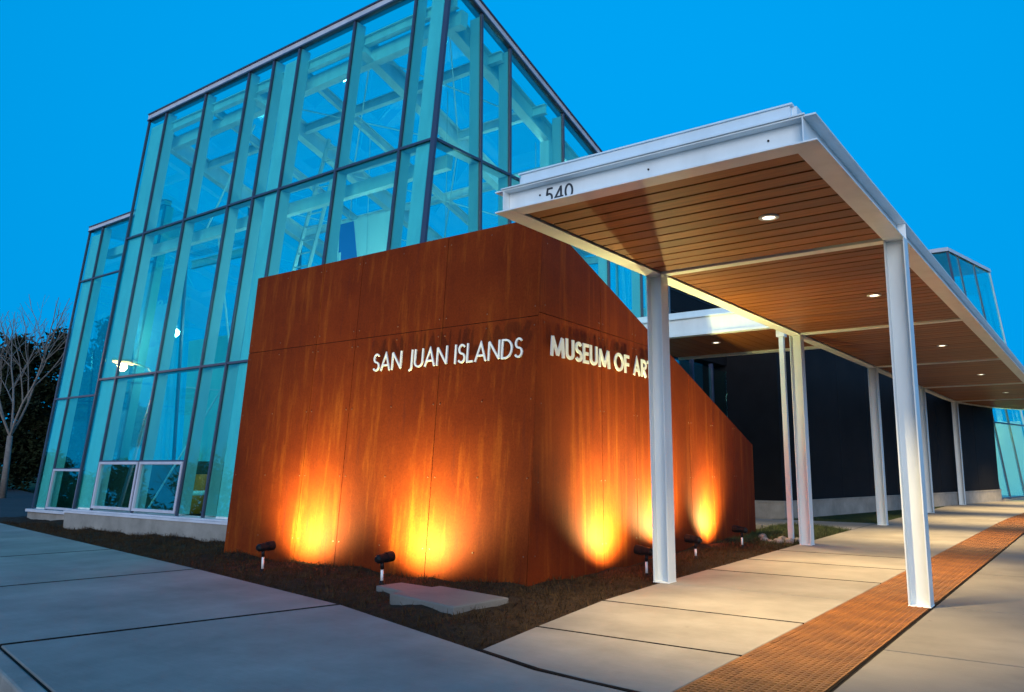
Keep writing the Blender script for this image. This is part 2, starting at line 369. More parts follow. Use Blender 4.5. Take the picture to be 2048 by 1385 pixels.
# expansion joints filled with dark board
ej = thing('expansion_joint', (-5, 5, 0), None, None); ej['kind'] = 'structure'
def jribbon(P, w):
    mb = MB(); P = [Vector((p[0], p[1], 0)) for p in P]
    for i, (a, b) in enumerate(zip(P, P[1:])):
        d = (b-a).normalized(); nn = Vector((-d.y, d.x, 0))*w/2
        mb.prism([a-nn+Vector((0, 0, -0.03)), b-nn+Vector((0, 0, -0.03)), b+nn+Vector((0, 0, -0.03)), a+nn+Vector((0, 0, -0.03))], (0, 0, 0.0335+0.0004*i))
    mb.obj('filler_strip', 'joint', ej)
jribbon([(-4.03, 5.05), (-3.3, 4.815), (-2.85, 4.74), (-2.4, 4.695), (-1.5, 4.665), (1.0, 4.60)], 0.035)
jribbon([(-7.13, kerb_y(-7.13)+0.01), (-6.41, 5.80)], 0.032)
jribbon([(-10.575, kerb_y(-10.57)+0.01), (-10.13, 6.57)], 0.020)
jribbon([(-13.985, kerb_y(-13.98)+0.01), (-13.62, 7.20)], 0.020)
for yy in (6.05, 10.7): jribbon([(wl(yy)+0.01, yy), (-2.31, yy)], 0.012 if yy < 7 else 0.024)
for yy in (7.6, 12.25, 13.8): jribbon([(wl(yy)+0.01, yy), (-2.31, yy)], 0.008)
# side path to the entrance, planting bed soil, lawn by the gallery
pa = thing('entrance_path', (-6.5, 21, 0), None, None); pa['kind'] = 'structure'
for a, b in ((-14.0, -11.6), (-11.6, -9.2), (-9.2, -6.8), (-6.8, -4.74)):
    slab([(a, 19.45), (b, 19.45), (b, 21.75), (a, 21.75)], pa, z=0.0)
# right-hand pavement
rp = thing('forecourt', (1, 9, 0), None, None); rp['kind'] = 'structure'
yj = [4.62, 6.9, 9.3, 12.4, 15.5, 18.6, 21.7, 24.8, 27.9, 31.0, 34.1, 37.2, 40.3]
for a, b in zip(yj, yj[1:]):
    for i, (c, d) in enumerate(((0, 2.3), (2.3, 4.9), (4.9, 7.5))):
        xa0, xa1 = sx1(a)+c+(0.012 if i == 0 else 0), sx1(a)+d; xb0, xb1 = sx1(b)+c+(0.012 if i == 0 else 0), sx1(b)+d
        slab([(xa0, a), (xa1, a), (xb1, b), (xb0, b)], rp, mat='forecourt')
# driveway left of the annex
dv = MB(); dv.add([(-60, 16.7, -0.02), (-23.4, 9.15, -0.02), (-23.4, 12.5, -0.02), (-60, 24, -0.02)], [(0, 1, 2, 3)])
struct(dv.obj('driveway', 'asphalt'))
# planting bed: gently uneven soil
bx0, bx1, by0, by1, NX, NY = -24.0, -3.9, 4.9, 20.2, 120, 92
V, F = [], []
def hgt(x, y):
    h = 0.022*math.sin(x*2.3+y*1.1)+0.016*math.sin(x*5.1-y*3.3)+0.012*math.sin(x*9.7+y*8.1)
    d1 = (y-edge_y(x))*0.97; d2 = (wl(min(max(y, 4.6), 59))-x) if y > 5 else 1
    d = max(0.0, min(d1, d2)); k = min(1, d/0.35)
    return -0.045+k*(0.055+h)+0.10*min(1, max(0, d1-0.3)/2.0)*(1 if x < -11.5 else max(0, 1-(x+11.5)/3))
for j in range(NY+1):
    for i in range(NX+1):
        x, y = bx0+(bx1-bx0)*i/NX, by0+(by1-by0)*j/NY; V.append((x, y, hgt(x, y)))
for j in range(NY):
    for i in range(NX):
        x, y = bx0+(bx1-bx0)*(i+.5)/NX, by0+(by1-by0)*(j+.5)/NY
        if y < edge_y(x)-0.15 or (y > 5 and x > wl(y)+0.1) or y > 19.5 or (x < -11.5 and y > 9.8+0.0*x) or (x < -6.4 and x > -18.6 and y > 9.8): continue
        k = j*(NX+1)+i; F.append((k, k+1, k+NX+2, k+NX+1))
bed = link('planting_bed', mesh('planting_bed', V, F, 'soil', True)); struct(bed)
gl = MB(); gl.add([(-7.4, 19.9, -0.012), (-4.70, 19.9, -0.012), (-4.70, 34, -0.012), (-4.6, 36, -0.012), (-7.4, 25, -0.012)], [(0, 1, 2, 3, 4)])
struct(gl.obj('grass_verge', 'lawn'))

# dry grass and mulch scraps over the bed: one mass
def blades(name, n, inside, mat, hmin, hmax, wmin, wmax, lay=0.5):
    V, F = [], []
    while n > 0:
        x, y = random.uniform(-24, -4.0), random.uniform(4.9, 22)
        if not inside(x, y): continue
        n -= 1; z = hgt(x, y) if y < 20 else -0.012
        a = random.uniform(0, 6.283); L = random.uniform(hmin, hmax); w = random.uniform(wmin, wmax)
        e = random.uniform(0.1, 1.2) if random.random() > lay else random.uniform(0.0, 0.25)
        dx, dy, dz = math.cos(a)*math.cos(e)*L, math.sin(a)*math.cos(e)*L, math.sin(e)*L
        px, py = -math.sin(a)*w, math.cos(a)*w
        k = len(V); V += [(x-px, y-py, z), (x+px, y+py, z), (x+dx+px*.4, y+dy+py*.4, z+dz+.004), (x+dx-px*.4, y+dy-py*.4, z+dz+.006)]
        F.append((k, k+1, k+2, k+3))
    me = bpy.data.meshes.new(name); me.from_pydata(V, [], F); me.materials.append(M[mat]); return link(name, me)
def rwall_x(y): return -5.47-0.0653*(y-7.79)
def inbed(x, y):
    if y < edge_y(x)+0.03 or x > wl(max(4.6, y))-0.03: return False
    if -6.2 < x < -4.92 and 5.93 < y < 6.95 or -6.8 < x < -6.08 and 6.45 < y < 7.0: return False
    if x < -11.3: return y < 9.0 and x > -23
    if x < -5.5: return y < 7.75
    return y < 17.2 and (y < 7.8 or x > rwall_x(y))
tag(blades('dry_grass', 42000, inbed, 'straw', 0.025, 0.09, 0.0015, 0.005), 'dry brown grass and mulch covering the bed below the rusted wall', 'dry grass', kind='stuff')
def ingreen(x, y): return (x < wl(y)-0.03 and x > -6.3 and 14.2 < y < 19.4 and (y > 17 or x > rwall_x(y)) and random.random() < min(1, (y-14.0)/3)) or (-7.0+(y-22)*0.2 < x < -4.75 and y > 21.8)
tag(blades('green_grass', 16000, ingreen, 'green_blades', 0.03, 0.11, 0.002, 0.005, 0.3), 'patch of green grass between the walkway and entrance path', 'grass', kind='stuff')

# ================================================================== RUSTED STEEL WALL
TL = 0.0865
rw = thing('rusted_steel_wall', (-5.47, 7.79, 0), 'rusted weathering steel wall block with leaning face and diagonal top', 'steel wall')
def LF(x, z, o=0.0): return Vector((x, 7.76+TL*z+o, z))                       # leaning left face, o>0 inward
dR = Vector((-0.0651, 0.9979, 0)); nR = Vector((0.9979, 0.0651, 0))
def RF(y, z, o=0.0):                                                            # right face, o>0 inward
    return Vector((rwall_x(y), y, z))-nR*o
def ztop(y): return 4.56-0.306*(y-8.14)
XS = [-11.31, -9.62, -8.745, -7.06, -5.484]; ZS = [-0.12, 3.235, 4.53]
for i in range(4):
    for j in range(2):
        a, b = XS[i]+(0.005 if i else 0), XS[i+1]-(0.005 if i < 3 else 0); c, d = ZS[j]+(0.005 if j else 0), ZS[j+1]-(0.005 if j < 1 else 0)
        if i == 3: b = -5.486
        MB().prism([LF(a, c), LF(b, c), LF(b, d), LF(a, d)], (0, 0.008, 0)).obj('panel', 'rust', rw)
YS = [7.5, 9.76, 10.90, 13.22, 14.38, 15.7, 17.0]
for i in range(6):
    for zr in ((-0.12, 3.275), (3.285, 6.0)):
        P = [(YS[i]+0.005, zr[0]), (YS[i+1]-0.005, zr[0]), (YS[i+1]-0.005, zr[1]), (YS[i]+0.005, zr[1])]
        P = clip(P, 0.306, 1.0, 4.56+0.306*8.14)
        P = clip(P, -1.0, TL, -7.762)
        if len(P) < 3: continue
        MB().prism([RF(p[0], p[1]) for p in P], -nR*0.008).obj('panel', 'rust', rw)
co = MB()
co.prism([LF(-11.30, -0.12, 0.01), LF(-5.66, -0.12, 0.01), LF(-5.66, 4.52, 0.01), LF(-11.30, 4.52, 0.01)], (0, 0.42, 0))
co.prism([RF(8.25, -0.12, 0.01), RF(16.99, -0.12, 0.01), RF(16.99, ztop(16.99)-0.006, 0.01), RF(8.25, ztop(8.25)-0.006, 0.01)], -nR*0.42)
co.obj('backing', 'rust_core', rw)
bo = MB()
def stud(c, n, r=0.011):
    n = Vector(n).normalized(); bo.bar(c-n*0.002, c+n*0.006, r, 7, r*0.75)
nL = Vector((0, -1, TL))
for i, x in enumerate(XS):
    for s in ((-1,) if i == 4 else (1,) if i == 0 else (-1, 1)):
        for z in (0.35, 1.25, 2.2, 3.12, 3.36, 4.4): stud(LF(x+s*0.06, z), nL)
for x in (-10.5, -7.9, -6.3):
    for z in (0.35, 3.15, 3.34, 4.42, 1.25, 2.2): stud(LF(x, z), nL)
for i, y in enumerate(YS):
    for s in ((1,) if i == 0 else (-1,) if i == 6 else (-1, 1)):
        for z in (0.35, 1.2, 2.15, 3.17, 3.39, 4.2):
            yy = (7.9+TL*z) if i == 0 else y+s*0.06
            if z < ztop(yy)-0.05: stud(RF(yy, z), nR)
tag(bo.obj('bolt_field', 'bolt', rw), kind='stuff')

# ------------------------------------------------------------------ lettering
def arc(cx, cy, rx, ry, a0, a1, n=14): return [(cx+rx*math.cos(rad(a0+(a1-a0)*i/n)), cy+ry*math.sin(rad(a0+(a1-a0)*i/n))) for i in range(n+1)]
def glyph(ch, w):
    """centre-lines in a unit cap height box: (width, [(points, closed)])"""
    h = w/2; t = 1-h
    if ch == 'S':
        r = (0.5-h)/2; 
        P = arc(0.27, 0.75-h*0.5, 0.185, 0.25-h*0.5, 35, 270, 16)+arc(0.27, 0.25+h*0.0, 0.20, 0.25-h*0.0-h*0.0, 90, -150, 16)[1:]
        top = arc(0.27, t-(t-0.5)/2, 0.18, (t-0.5)/2, 30, 265, 14); bot = arc(0.26, h+(0.5-h)/2, 0.20, (0.5-h)/2, 85, -150, 14)
        return 0.50, [(top+bot, False)]
    if ch == 'A': return 0.74, [([(h*1.0, 0), (0.37, 1-w*0.55), (0.74-h, 0)], False), ([(0.17, 0.30), (0.57, 0.30)], False)]
    if ch == 'N': return 0.72, [([(h, 0), (h, 1-w*0.6)], False), ([(h, 1-w*0.5), (0.72-h, w*0.5)], False), ([(0.72-h, w*0.6), (0.72-h, 1)], False)]
    if ch == 'J': return 0.34, [([(0.30-h, 1), (0.30-h, 0.10)]+arc(0.30-h-0.16, 0.08, 0.16, 0.20, 0, -95, 8)[1:], False)]
    if ch == 'U': return 0.62, [([(h, 1), (h, 0.32)]+arc(0.31, 0.31, 0.31-h, 0.31-h, 180, 360, 16)[1:]+[(0.62-h, 1)], False)]
    if ch == 'I': return w, [([(h, 0), (h, 1)], False)]
    if ch == 'L': return 0.42, [([(h, 1), (h, h), (0.42, h)], False)]
    if ch == 'D': return 0.66, [([(h, h), (h, t), (0.22, t)]+arc(0.22, 0.5, 0.44-h, 0.5-h, 90, -90, 18)[1:], True)]
    if ch == 'M': return 0.98, [([(h, 0), (0.08+h, 1-w*0.4)], False), ([(0.06+h, 1-w*0.4), (0.49, w*0.5)], False), ([(0.49, w*0.5), (0.92-h, 1-w*0.4)], False), ([(0.90-h, 1-w*0.4), (0.98-h, 0)], False)]
    if ch == 'E': return 0.46, [([(0.46, t), (h, t), (h, h), (0.46, h)], False), ([(h, 0.5), (0.43, 0.5)], False)]
    if ch == 'F': return 0.45, [([(0.45, t), (h, t), (h, 0)], False), ([(h, 0.48), (0.42, 0.48)], False)]
    if ch == 'O': return 0.86, [(arc(0.43, 0.5, 0.43-h, 0.5-h, 0, 345, 23), True)]
    if ch == 'R': return 0.54, [([(h, 0), (h, t), (0.26, t)]+arc(0.26, 0.70, 0.27-h*0.7, t-0.70, 90, -90, 12)[1:]+[(h, 0.70-(t-0.70))], False), ([(0.24, 0.42), (0.54-h*0.9, 0)], False)]
    if ch == 'T': return 0.48, [([(0, t), (0.48, t)], False), ([(0.24, t), (0.24, 0)], False)]
    if ch == '5': return 0.54, [([(0.50, t), (0.17, t), (0.11, 0.56)]+arc(0.26, 0.33, 0.25-h, 0.33-h, 125, -140, 16), False)]
    if ch == '4': return 0.58, [([(0.58, 0.26), (0.05, 0.26), (0.43, t)], False), ([(0.43, 1-w*0.3), (0.43, 0)], False)]
    if ch == '0': return 0.56, [(arc(0.28, 0.5, 0.28-h, 0.5-h, 0, 345, 23), True)]
    if ch == 'o': return 0.5, [(arc(0.25, 0.25, 0.25-h, 0.25-h, 0, 345, 19), True)]
    if ch == 'v': return 0.44, [([(h, 0.5), (0.22, 0.04), (0.44-h, 0.5)], False)]
    if ch == 'e': return 0.5, [([(h, 0.25), (0.5-h, 0.25)]+arc(0.25, 0.25, 0.25-h, 0.25-h, 5, 315, 18), False)]
    return 0.3, []
def ribbon(P, w, closed):
    n = len(P); L, R_ = [], []
    for i in range(n):
        p = Vector(P[i]); a = Vector(P[i-1]) if (i > 0 or closed) else None; b = Vector(P[(i+1) % n]) if (i < n-1 or closed) else None
        d0 = (p-a).normalized() if a is not None else (b-p).normalized(); d1 = (b-p).normalized() if b is not None else d0
        m0 = Vector((-d0.y, d0.x)); m1 = Vector((-d1.y, d1.x)); mm = m0+m1
        if mm.length < 1e-6: mm = m0
        mm.normalize(); k = min(1/max(0.35, mm.dot(m0)), 2.6)
        L.append(p+mm*w/2*k); R_.append(p-mm*w/2*k)
    return L, R_
def letter(parent, ch, ox, size, sxs, w, place, depth, mat, standoff, name='letter'):
    wd_, S_ = glyph(ch, w); mb = MB()
    for si, (P, cl) in enumerate(S_):
        L, R_ = ribbon(P, w, cl); n = len(P); dd = depth+0.0015*si; s0 = standoff-0.0006*si
        V = []
        for o in (s0, s0+dd):
            V += [place(ox+p.x*size*sxs, p.y*size, o) for p in L]+[place(ox+p.x*size*sxs, p.y*size, o) for p in R_]
        F = []
        rng = range(n) if cl else range(n-1)
        for i in rng:
            j = (i+1) % n
            F += [(i, j, n+j, n+i), (2*n+i, 3*n+i, 3*n+j, 2*n+j), (i, 2*n+i, 2*n+j, j), (n+i, n+j, 3*n+j, 3*n+i)]
        if not cl: F += [(0, n, 3*n, 2*n), (n-1, 3*n-1, 4*n-1, 2*n-1)]
        mb.add(V, F)
    # stand-off pins behind the letter
    mb.obj(name, mat, parent); return wd_*size*sxs
def textline(parent, txt, x0, x1, size, w, gap, space, place, depth, mat, standoff):
    tot = 0
    for c in txt: tot += (space if c == ' ' else glyph(c, w)[0]+gap)
    sxs = (x1-x0)/((tot-gap)*size); x = x0
    for c in txt:
        if c == ' ': x += space*size*sxs; continue
        letter(parent, c, x, size, sxs, w, place, depth, mat, standoff); x += (glyph(c, w)[0]+gap)*size*sxs
nLn = nL.normalized()
t1 = thing('wall_lettering', (-7.0, 7.98, 2.72), 'thin white metal letters SAN JUAN ISLANDS on the leaning rusted face', 'lettering')
textline(t1, 'SAN JUAN ISLANDS', -8.30, -5.68, 0.255, 0.092, 0.095, 0.40, lambda u, v, o: LF(u, 2.715+v)+nLn*o, 0.02, 'letter', 0.022)
t2 = thing('wall_lettering', (-5.6, 9.9, 2.77), 'bold white metal letters MUSEUM OF ART on the diagonal topped rusted face', 'lettering')
textline(t2, 'MUSEUM OF ART', 8.29, 11.52, 0.27, 0.165, 0.085, 0.30, lambda u, v, o: RF(u, 2.765+v)+nR*o, 0.014, 'letter', 0.014)

# ================================================================== CANOPY
XL, XR, ZB, BD, FW = -4.455, -1.627, 3.81, 0.215, 0.20
ca = thing('walkway_canopy', (XL, 9.23, 0), 'long white steel walkway canopy with wooden board soffit and thin columns', 'canopy')
YF = 5.93
YB = [9.233, 15.06, 21.21, 27.74, 34.29]
def cx(y): return 0.0 if y < 33 else 0.03*(y-33)**2
def run(x, y0, y1, step=1.2):
    n = max(1, int((y1-y0)/step)) if y1 > 24 else 1
    return [Vector((x+cx(y0+(y1-y0)*i/n), y0+(y1-y0)*i/n, 0)) for i in range(n+1)]
def longbeam(x, segs):
    for a, b in segs:
        P = run(x, a, b); mb = MB()
        for p, q in zip(P, P[1:]): mb.ibeam(p+Vector((0, 0, ZB+BD/2)), q+Vector((0, 0, ZB+BD/2)), FW, BD, 0.013, 0.010)
        mb.obj('side_beam', 'white', ca)
segs = [(YF, YB[0]-0.003), (YB[0]+0.003, YB[1]-0.003), (YB[1]+0.003, YB[2]-0.003), (YB[2]+0.003, YB[3]-0.003), (YB[3]+0.003, 41.0)]
longbeam(XL, segs); longbeam(XR, segs)
# front beam: channel look, lower lip proud of the web
fb = MB()
fb.box(XL+FW/2+0.002, XR-FW/2-0.002, YF+0.0, YF+0.2, ZB+0.002, ZB+0.014)
fb.box(XL+0.008, XR-0.008, YF+0.095, YF+0.105, ZB+0.0145, ZB+BD-0.0135)
fb.box(XL+FW/2+0.002, XR-FW/2-0.002, YF+0.0, YF+0.2, ZB+BD-0.013, ZB+BD-0.002)
fb.obj('front_beam', 'white', ca)
for x in (XL, XR): MB().box(x-0.004 if x == XL else x-0.098, x+0.098 if x == XL else x+0.004, YF+0.10, YF+0.104, ZB+0.014, ZB+BD-0.014)
for y in YB:                                       # cross purlins
    MB().box(XL+cx(y)+0.101, XR+cx(y)-0.101, y-0.075, y+0.075, ZB+0.004, ZB+BD-0.03).obj('cross_beam', 'white', ca)
MB().box(XL+cx(40.4)+0.101, XR+cx(40.4)-0.101, 40.3, 40.45, ZB+0.004, ZB+BD-0.03).obj('cross_beam', 'white', ca)
# columns (wide-flange) with base plates
def column(x, y):
    c = MB().ibeam((x, y, 0.012), (x, y, ZB-0.001), 0.203, 0.203, 0.013, 0.010, (1, 0, 0))
    o = c.obj('column', 'column', ca)
    bevel(MB().box(x-0.106, x+0.106, y-0.106, y+0.106, 0.0, 0.012).obj('base_plate', 'white', o), 0.003)
    # stiffener plates in the beam over the column
    s = MB()
    for sg in (-1, 1): s.box(x+sg*0.012 if sg > 0 else x-0.095, x+0.095 if sg > 0 else x-0.012, y-0.004+0.09*sg, y+0.004+0.09*sg, ZB+0.0135, ZB+BD-0.0135)
    s.obj('stiffener', 'white', ca)
column(XR, YB[0])
for y in YB: column(XL+cx(y), y)
# coaming and roof deck
PL, PR = run(XL+0.10, YF+0.10, 42.0, 3.0), run(XR-0.06, YF+0.10, 42.0, 3.0)
n_ = 30
for xa, xb, nm in ((XL+0.11, XL+0.15, 'coaming'), (XR-0.11, XR-0.07, 'coaming')):
    mb = MB(); Y_ = [YF+0.12]+[24+0.9*i for i in range(20)]
    for a, b in zip(Y_, Y_[1:]):
        mb.hexa([(xa+cx(a), a, ZB+BD+0.002), (xb+cx(a), a, ZB+BD+0.002), (xb+cx(b), b, ZB+BD+0.002), (xa+cx(b), b, ZB+BD+0.002), (xa+cx(a), a, 4.165), (xb+cx(a), a, 4.165), (xb+cx(b), b, 4.165), (xa+cx(b), b, 4.165)])
    mb.obj(nm, 'coaming', ca)
MB().box(XL+0.152, XR-0.112, YF+0.08, YF+0.12, ZB+BD+0.002, 4.165).obj('coaming', 'coaming', ca)
MB().box(XL+0.13, XR-0.09, YF+0.065, YF+0.125, 4.166, 4.18).obj('coaming_cap', 'coaming', ca)
MB().box(XL-0.02, XR+0.02, YF-0.015, YF+0.07, ZB+BD+0.001, ZB+BD+0.013).obj('drip_edge', 'coaming', ca)
dk = MB(); Y_ = [YF+0.13]+[24+0.9*i for i in range(20)]
for a, b in zip(Y_, Y_[1:]):
    dk.hexa([(XL+0.155+cx(a), a, 4.04), (XR-0.115+cx(a), a, 4.04), (XR-0.115+cx(b), b, 4.04), (XL+0.155+cx(b), b, 4.04), (XL+0.155+cx(a), a, 4.10), (XR-0.115+cx(a), a, 4.10), (XR-0.115+cx(b), b, 4.10), (XL+0.155+cx(b), b, 4.10)])
dk.obj('roof_deck', 'dark', ca)
# soffit boards
bw = 0.251; blen = (XR-XL)-2*0.103
bme = mesh('board', box_v(-blen/2, blen/2, -bw/2+0.017, bw/2-0.017, 0, 0.022), BF, 'wood')
xm = (XL+XR)/2
bays = [(YF+0.205, YB[0]-0.08)]+[(YB[i]+0.08, YB[i+1]-0.08) for i in range(4)]+[(YB[4]+0.08, 40.28)]
for a, b in bays:
    n = round((b-a)/bw); p = (b-a)/n
    for i in range(n):
        y = a+p*(i+0.5); link('board', bme, ca, (xm+cx(y), y, ZB+0.030+random.uniform(-.0015, .0015)))
sf = MB(); sf.box(XL+0.104, XR-0.104, YF+0.2, 24, ZB+0.085, ZB+0.09)
for i in range(20):
    a, b = 24+0.9*i, 24+0.9*(i+1)
    if a > 40: break
    sf.hexa([(XL+0.104+cx(a), a, ZB+0.085), (XR-0.104+cx(a), a, ZB+0.085), (XR-0.104+cx(b), b, ZB+0.085), (XL+0.104+cx(b), b, ZB+0.085), (XL+0.104+cx(a), a, ZB+0.09), (XR-0.104+cx(a), a, ZB+0.09), (XR-0.104+cx(b), b, ZB+0.09), (XL+0.104+cx(b), b, ZB+0.09)])
sf.obj('soffit_backing', 'dark', ca)
# recessed downlights
def spot(name, loc, aim, power, col, cone, blend, r, parent):
    l = bpy.data.lights.new(name, 'SPOT'); l.energy = power; l.color = col; l.spot_size = rad(cone); l.spot_blend = blend; l.shadow_soft_size = r
    o = link(name, l, parent, loc); o.rotation_euler = Vector(aim).to_track_quat('-Z', 'Y').to_euler(); return o
def downlight(x, y, z, parent, power, cone=90):
    t = MB().ring((x, y), 0.062, 0.098, z-0.012, z+0.004).obj('downlight_trim', 'white', parent, True)
    MB().disc((x, y, z-0.002), 0.066).obj('lens', 'lens', t)
    spot('downlight_beam', (x, y, z-0.02), (0, 0, -1), power, (1.0, 0.70, 0.31), cone, 0.9, 0.05, t)
for y in (7.68, 12.2, 18.2, 24.6, 31.2, 37.4): downlight(-2.48+cx(y), y, ZB+0.028, ca, 920)
# house number
t3 = thing('house_number', (-3.8, YF+0.09, 3.9), 'dark numerals 540 on the white front beam of the canopy', 'number')
px_ = -4.03
for c in '540': px_ += letter(t3, c, px_, 0.145, 1.15, 0.115, lambda u, v, o: Vector((u, YF+0.095-o, 3.83+v)), 0.004, 'letter_dark', 0.001, 'numeral')+0.014
bs = MB()
for x in (-4.09, -2.96, -1.92): bs.bar((x, YF+0.095, 3.925), (x, YF+0.088, 3.925), 0.009, 8)
tag(bs.obj('bolt_field', 'dark', ca), kind='stuff')

# ================================================================== TACTILE PLATE STRIP
tp = thing('tactile_plate_strip', (-1.9, 9, 0), 'rusted iron tactile plates laid in a strip beside the walkway slabs', 'paving strip')
def plate_mesh(W, L, nx, ny):
    mb = MB(); cw, cl = W/nx, L/ny
    for i in range(nx):
        for j in range(ny):
            ox, oy = -W/2+cw*i, -L/2+cl*j; cxx, cyy = ox+cw/2, oy+cl/2; n = 8
            sq = [(ox+cw, cyy), (ox+cw, oy+cl), (cxx, oy+cl), (ox, oy+cl), (ox, cyy), (ox, oy), (cxx, oy), (ox+cw, oy)]
            V = [(a, b, 0.0) for a, b in sq]
            for r, z in ((0.33, 0.0), (0.30, -0.012)): V += [(cxx+cw*r*1.1*math.cos(2*math.pi*k/n), cyy+cl*r*math.sin(2*math.pi*k/n), z) for k in range(n)]
            F = [(k, (k+1) % n, n+(k+1) % n, n+k) for k in range(n)]+[(n+k, n+(k+1) % n, 2*n+(k+1) % n, 2*n+k) for k in range(n)]+[tuple(range(2*n, 3*n))]
            mb.add(V, F)
        # raised rib along the plate
        ox = -W/2+cw*i
        mb.add([(ox-0.007, -L/2, 0.0005), (ox-0.004, -L/2, 0.006), (ox+0.004, -L/2, 0.006), (ox+0.007, -L/2, 0.0005), (ox-0.007, L/2, 0.0005), (ox-0.004, L/2, 0.006), (ox+0.004, L/2, 0.006), (ox+0.007, L/2, 0.0005)],
               [(0, 1, 5, 4), (1, 2, 6, 5), (2, 3, 7, 6)])
    mb.box(-W/2, W/2, -L/2, L/2, -0.05, -0.014)
    me = bpy.data.meshes.new('plate'); me.from_pydata(mb.v, [], mb.f); me.materials.append(M['tactile']); me.materials.append(M['joint'])
    for p in me.polygons:
        if len(p.vertices) == 8: p.material_index = 1          # open slots down to the dark bed
    return me
pm = plate_mesh(0.745, 0.604, 13, 11)
y = 4.78
while y < 40:
    a = math.atan2(cx(y+0.3)-cx(y), 0.3)
    link('plate', pm, tp, ((sx0(y+0.305)+sx1(y+0.305))/2, y+0.305, 0.002+random.uniform(-.001, .001)), -a); y += 0.61

# ================================================================== GLASS ATRIUM
TG, PSI = 0.1155, 0.01507
def GP(x, z, o=0.0): return Vector((x, 8.75-PSI*(x+12)+TG*z+o, z))
XG = -8.57
GX = [-18.6, -17.8, -16.1, -14.43, -13.55, -12.7, -11.02, -9.37, XG]
ZH = [0.46, 1.47, 3.35, 6.80, 9.93]
RS = 0.335
def roof_z(y): return ZH[4]-RS*(y-(GP(XG, ZH[4]).y))
YE = 18.4
at = thing('glass_atrium', (-13.5, 8.9, 0), 'tall leaning glass atrium with dark mullions and sloping glazed roof', 'glass building')
def gbox(mb, x0, x1, z0, z1, o0, o1):
    return mb.hexa([GP(x0, z0, o0), GP(x1, z0, o0), GP(x1, z0, o1), GP(x0, z0, o1), GP(x0, z1, o0), GP(x1, z1, o0), GP(x1, z1, o1), GP(x0, z1, o1)])
def gpane(x0, x1, z0, z1, parent, e=0.022):
    gbox(MB(), x0+e, x1-e, z0+e, z1-e, -0.006, 0.006).obj('pane', 'glass', parent)
# panes on the leaning front
for i in range(8):
    rows = [(ZH[0], ZH[2]), (ZH[2], ZH[3]), (ZH[3], ZH[4])]
    if i in (1, 2): rows[0] = (ZH[1], ZH[2])
    for a, b in rows: gpane(GX[i], GX[i+1], a, b, at)
for i in (1, 2):                                      # two opening windows at the foot
    x0, x1, z0, z1 = GX[i], GX[i+1], ZH[0], ZH[1]
    w = gbox(MB(), x0+0.03, x0+0.085, z0+0.02, z1, -0.05, 0.05); gbox(w, x1-0.085, x1-0.03, z0+0.02, z1, -0.05, 0.05)
    gbox(w, x0+0.087, x1-0.087, z0+0.02, z0+0.075, -0.05, 0.05); gbox(w, x0+0.087, x1-0.087, z1-0.055, z1, -0.05, 0.05)
    wo_ = w.obj('window', 'frame', at)
    gbox(MB(), x0+0.088, x1-0.088, z0+0.077, z1-0.057, -0.006, 0.006).obj('pane', 'glass', wo_)
# mullions with inner fins
for i, x in enumerate(GX):
    wv = 0.022 if i < 8 else 0.05
    o = gbox(MB(), x-wv, x+wv, ZH[0]-0.02, ZH[4], -0.035, 0.02).obj('mullion', 'mull', at)
    if 0 < i < 8: gbox(MB(), x-0.03, x+0.03, ZH[0], ZH[4], 0.022, 0.24).obj('fin', 'fin', o)
for z in ZH[2:4]:
    o = gbox(MB(), GX[0], GX[-1], z-0.022, z+0.022, -0.030, 0.018).obj('transom', 'mull', at)
    gbox(MB(), GX[0], GX[-1], z-0.03, z+0.03, 0.024, 0.20).obj('fin', 'fin', o)
gbox(MB(), GX[1]+0.02, GX[3]-0.02, ZH[1]+0.002, ZH[1]+0.03, -0.035, 0.02).obj('transom', 'mull', at)
# sill, footing
bevel(gbox(MB(), GX[0]-0.10, GX[-1], ZH[0]-0.055, ZH[0]-0.022, -0.12, 0.25).obj('sill', 'sill', at), 0.004)
gbox(MB(), GX[0]-0.14, GX[-1], ZH[0]-0.10, ZH[0]-0.057, -0.16, 0.25).obj('sill', 'sill', at)
ft = MB().hexa([GP(GX[0]-0.12, 0, -0.10)+Vector((0, 0, -0.3)), GP(GX[-1], 0, -0.10)+Vector((0, 0, -0.3)), (GX[-1], 9.3, -0.3), (GX[0]-0.12, 9.4, -0.3),
            GP(GX[0]-0.12, 0, -0.10)+Vector((0, 0, 0.355)), GP(GX[-1], 0, -0.10)+Vector((0, 0, 0.355)), (GX[-1], 9.3, 0.355), (GX[0]-0.12, 9.4, 0.355)])
ft.obj('footing', 'footing', at)
# right face: vertical plane x = XG
def ycorner(z): return GP(XG, z).y
def rpoly(P, o, t, name, mat, parent): return MB().prism([(XG-o, a, b) for a, b in P], (-t, 0, 0)).obj(name, mat, parent)
RY = [9.0, 10.72, 11.6, 13.47, 15.32, 16.9, YE]
for i in range(6):
    for z0, z1 in ((0.46, 3.35), (3.35, 6.8), (6.8, 11)):
        P = [(RY[i]+0.02, z0+0.02), (RY[i+1]-0.02, z0+0.02), (RY[i+1]-0.02, z1-0.02), (RY[i]+0.02, z1-0.02)]
        P = clip(P, RS, 1.0, ZH[4]+RS*ycorner(ZH[4])-0.02)
        P = clip(P, -1.0, TG, -(ycorner(0)+0.05))
        if len(P) >= 3: rpoly(P, -0.006, 0.012, 'pane', 'glass', at)
for y in RY[1:]:
    o = MB().box(XG-0.02, XG+0.035, y-0.022, y+0.022, 0.44, roof_z(y+0.022)).obj('mullion', 'mull', at)
    MB().box(XG-0.24, XG-0.022, y-0.03, y+0.03, 0.46, roof_z(y+0.03)-0.05).obj('fin', 'fin', o)
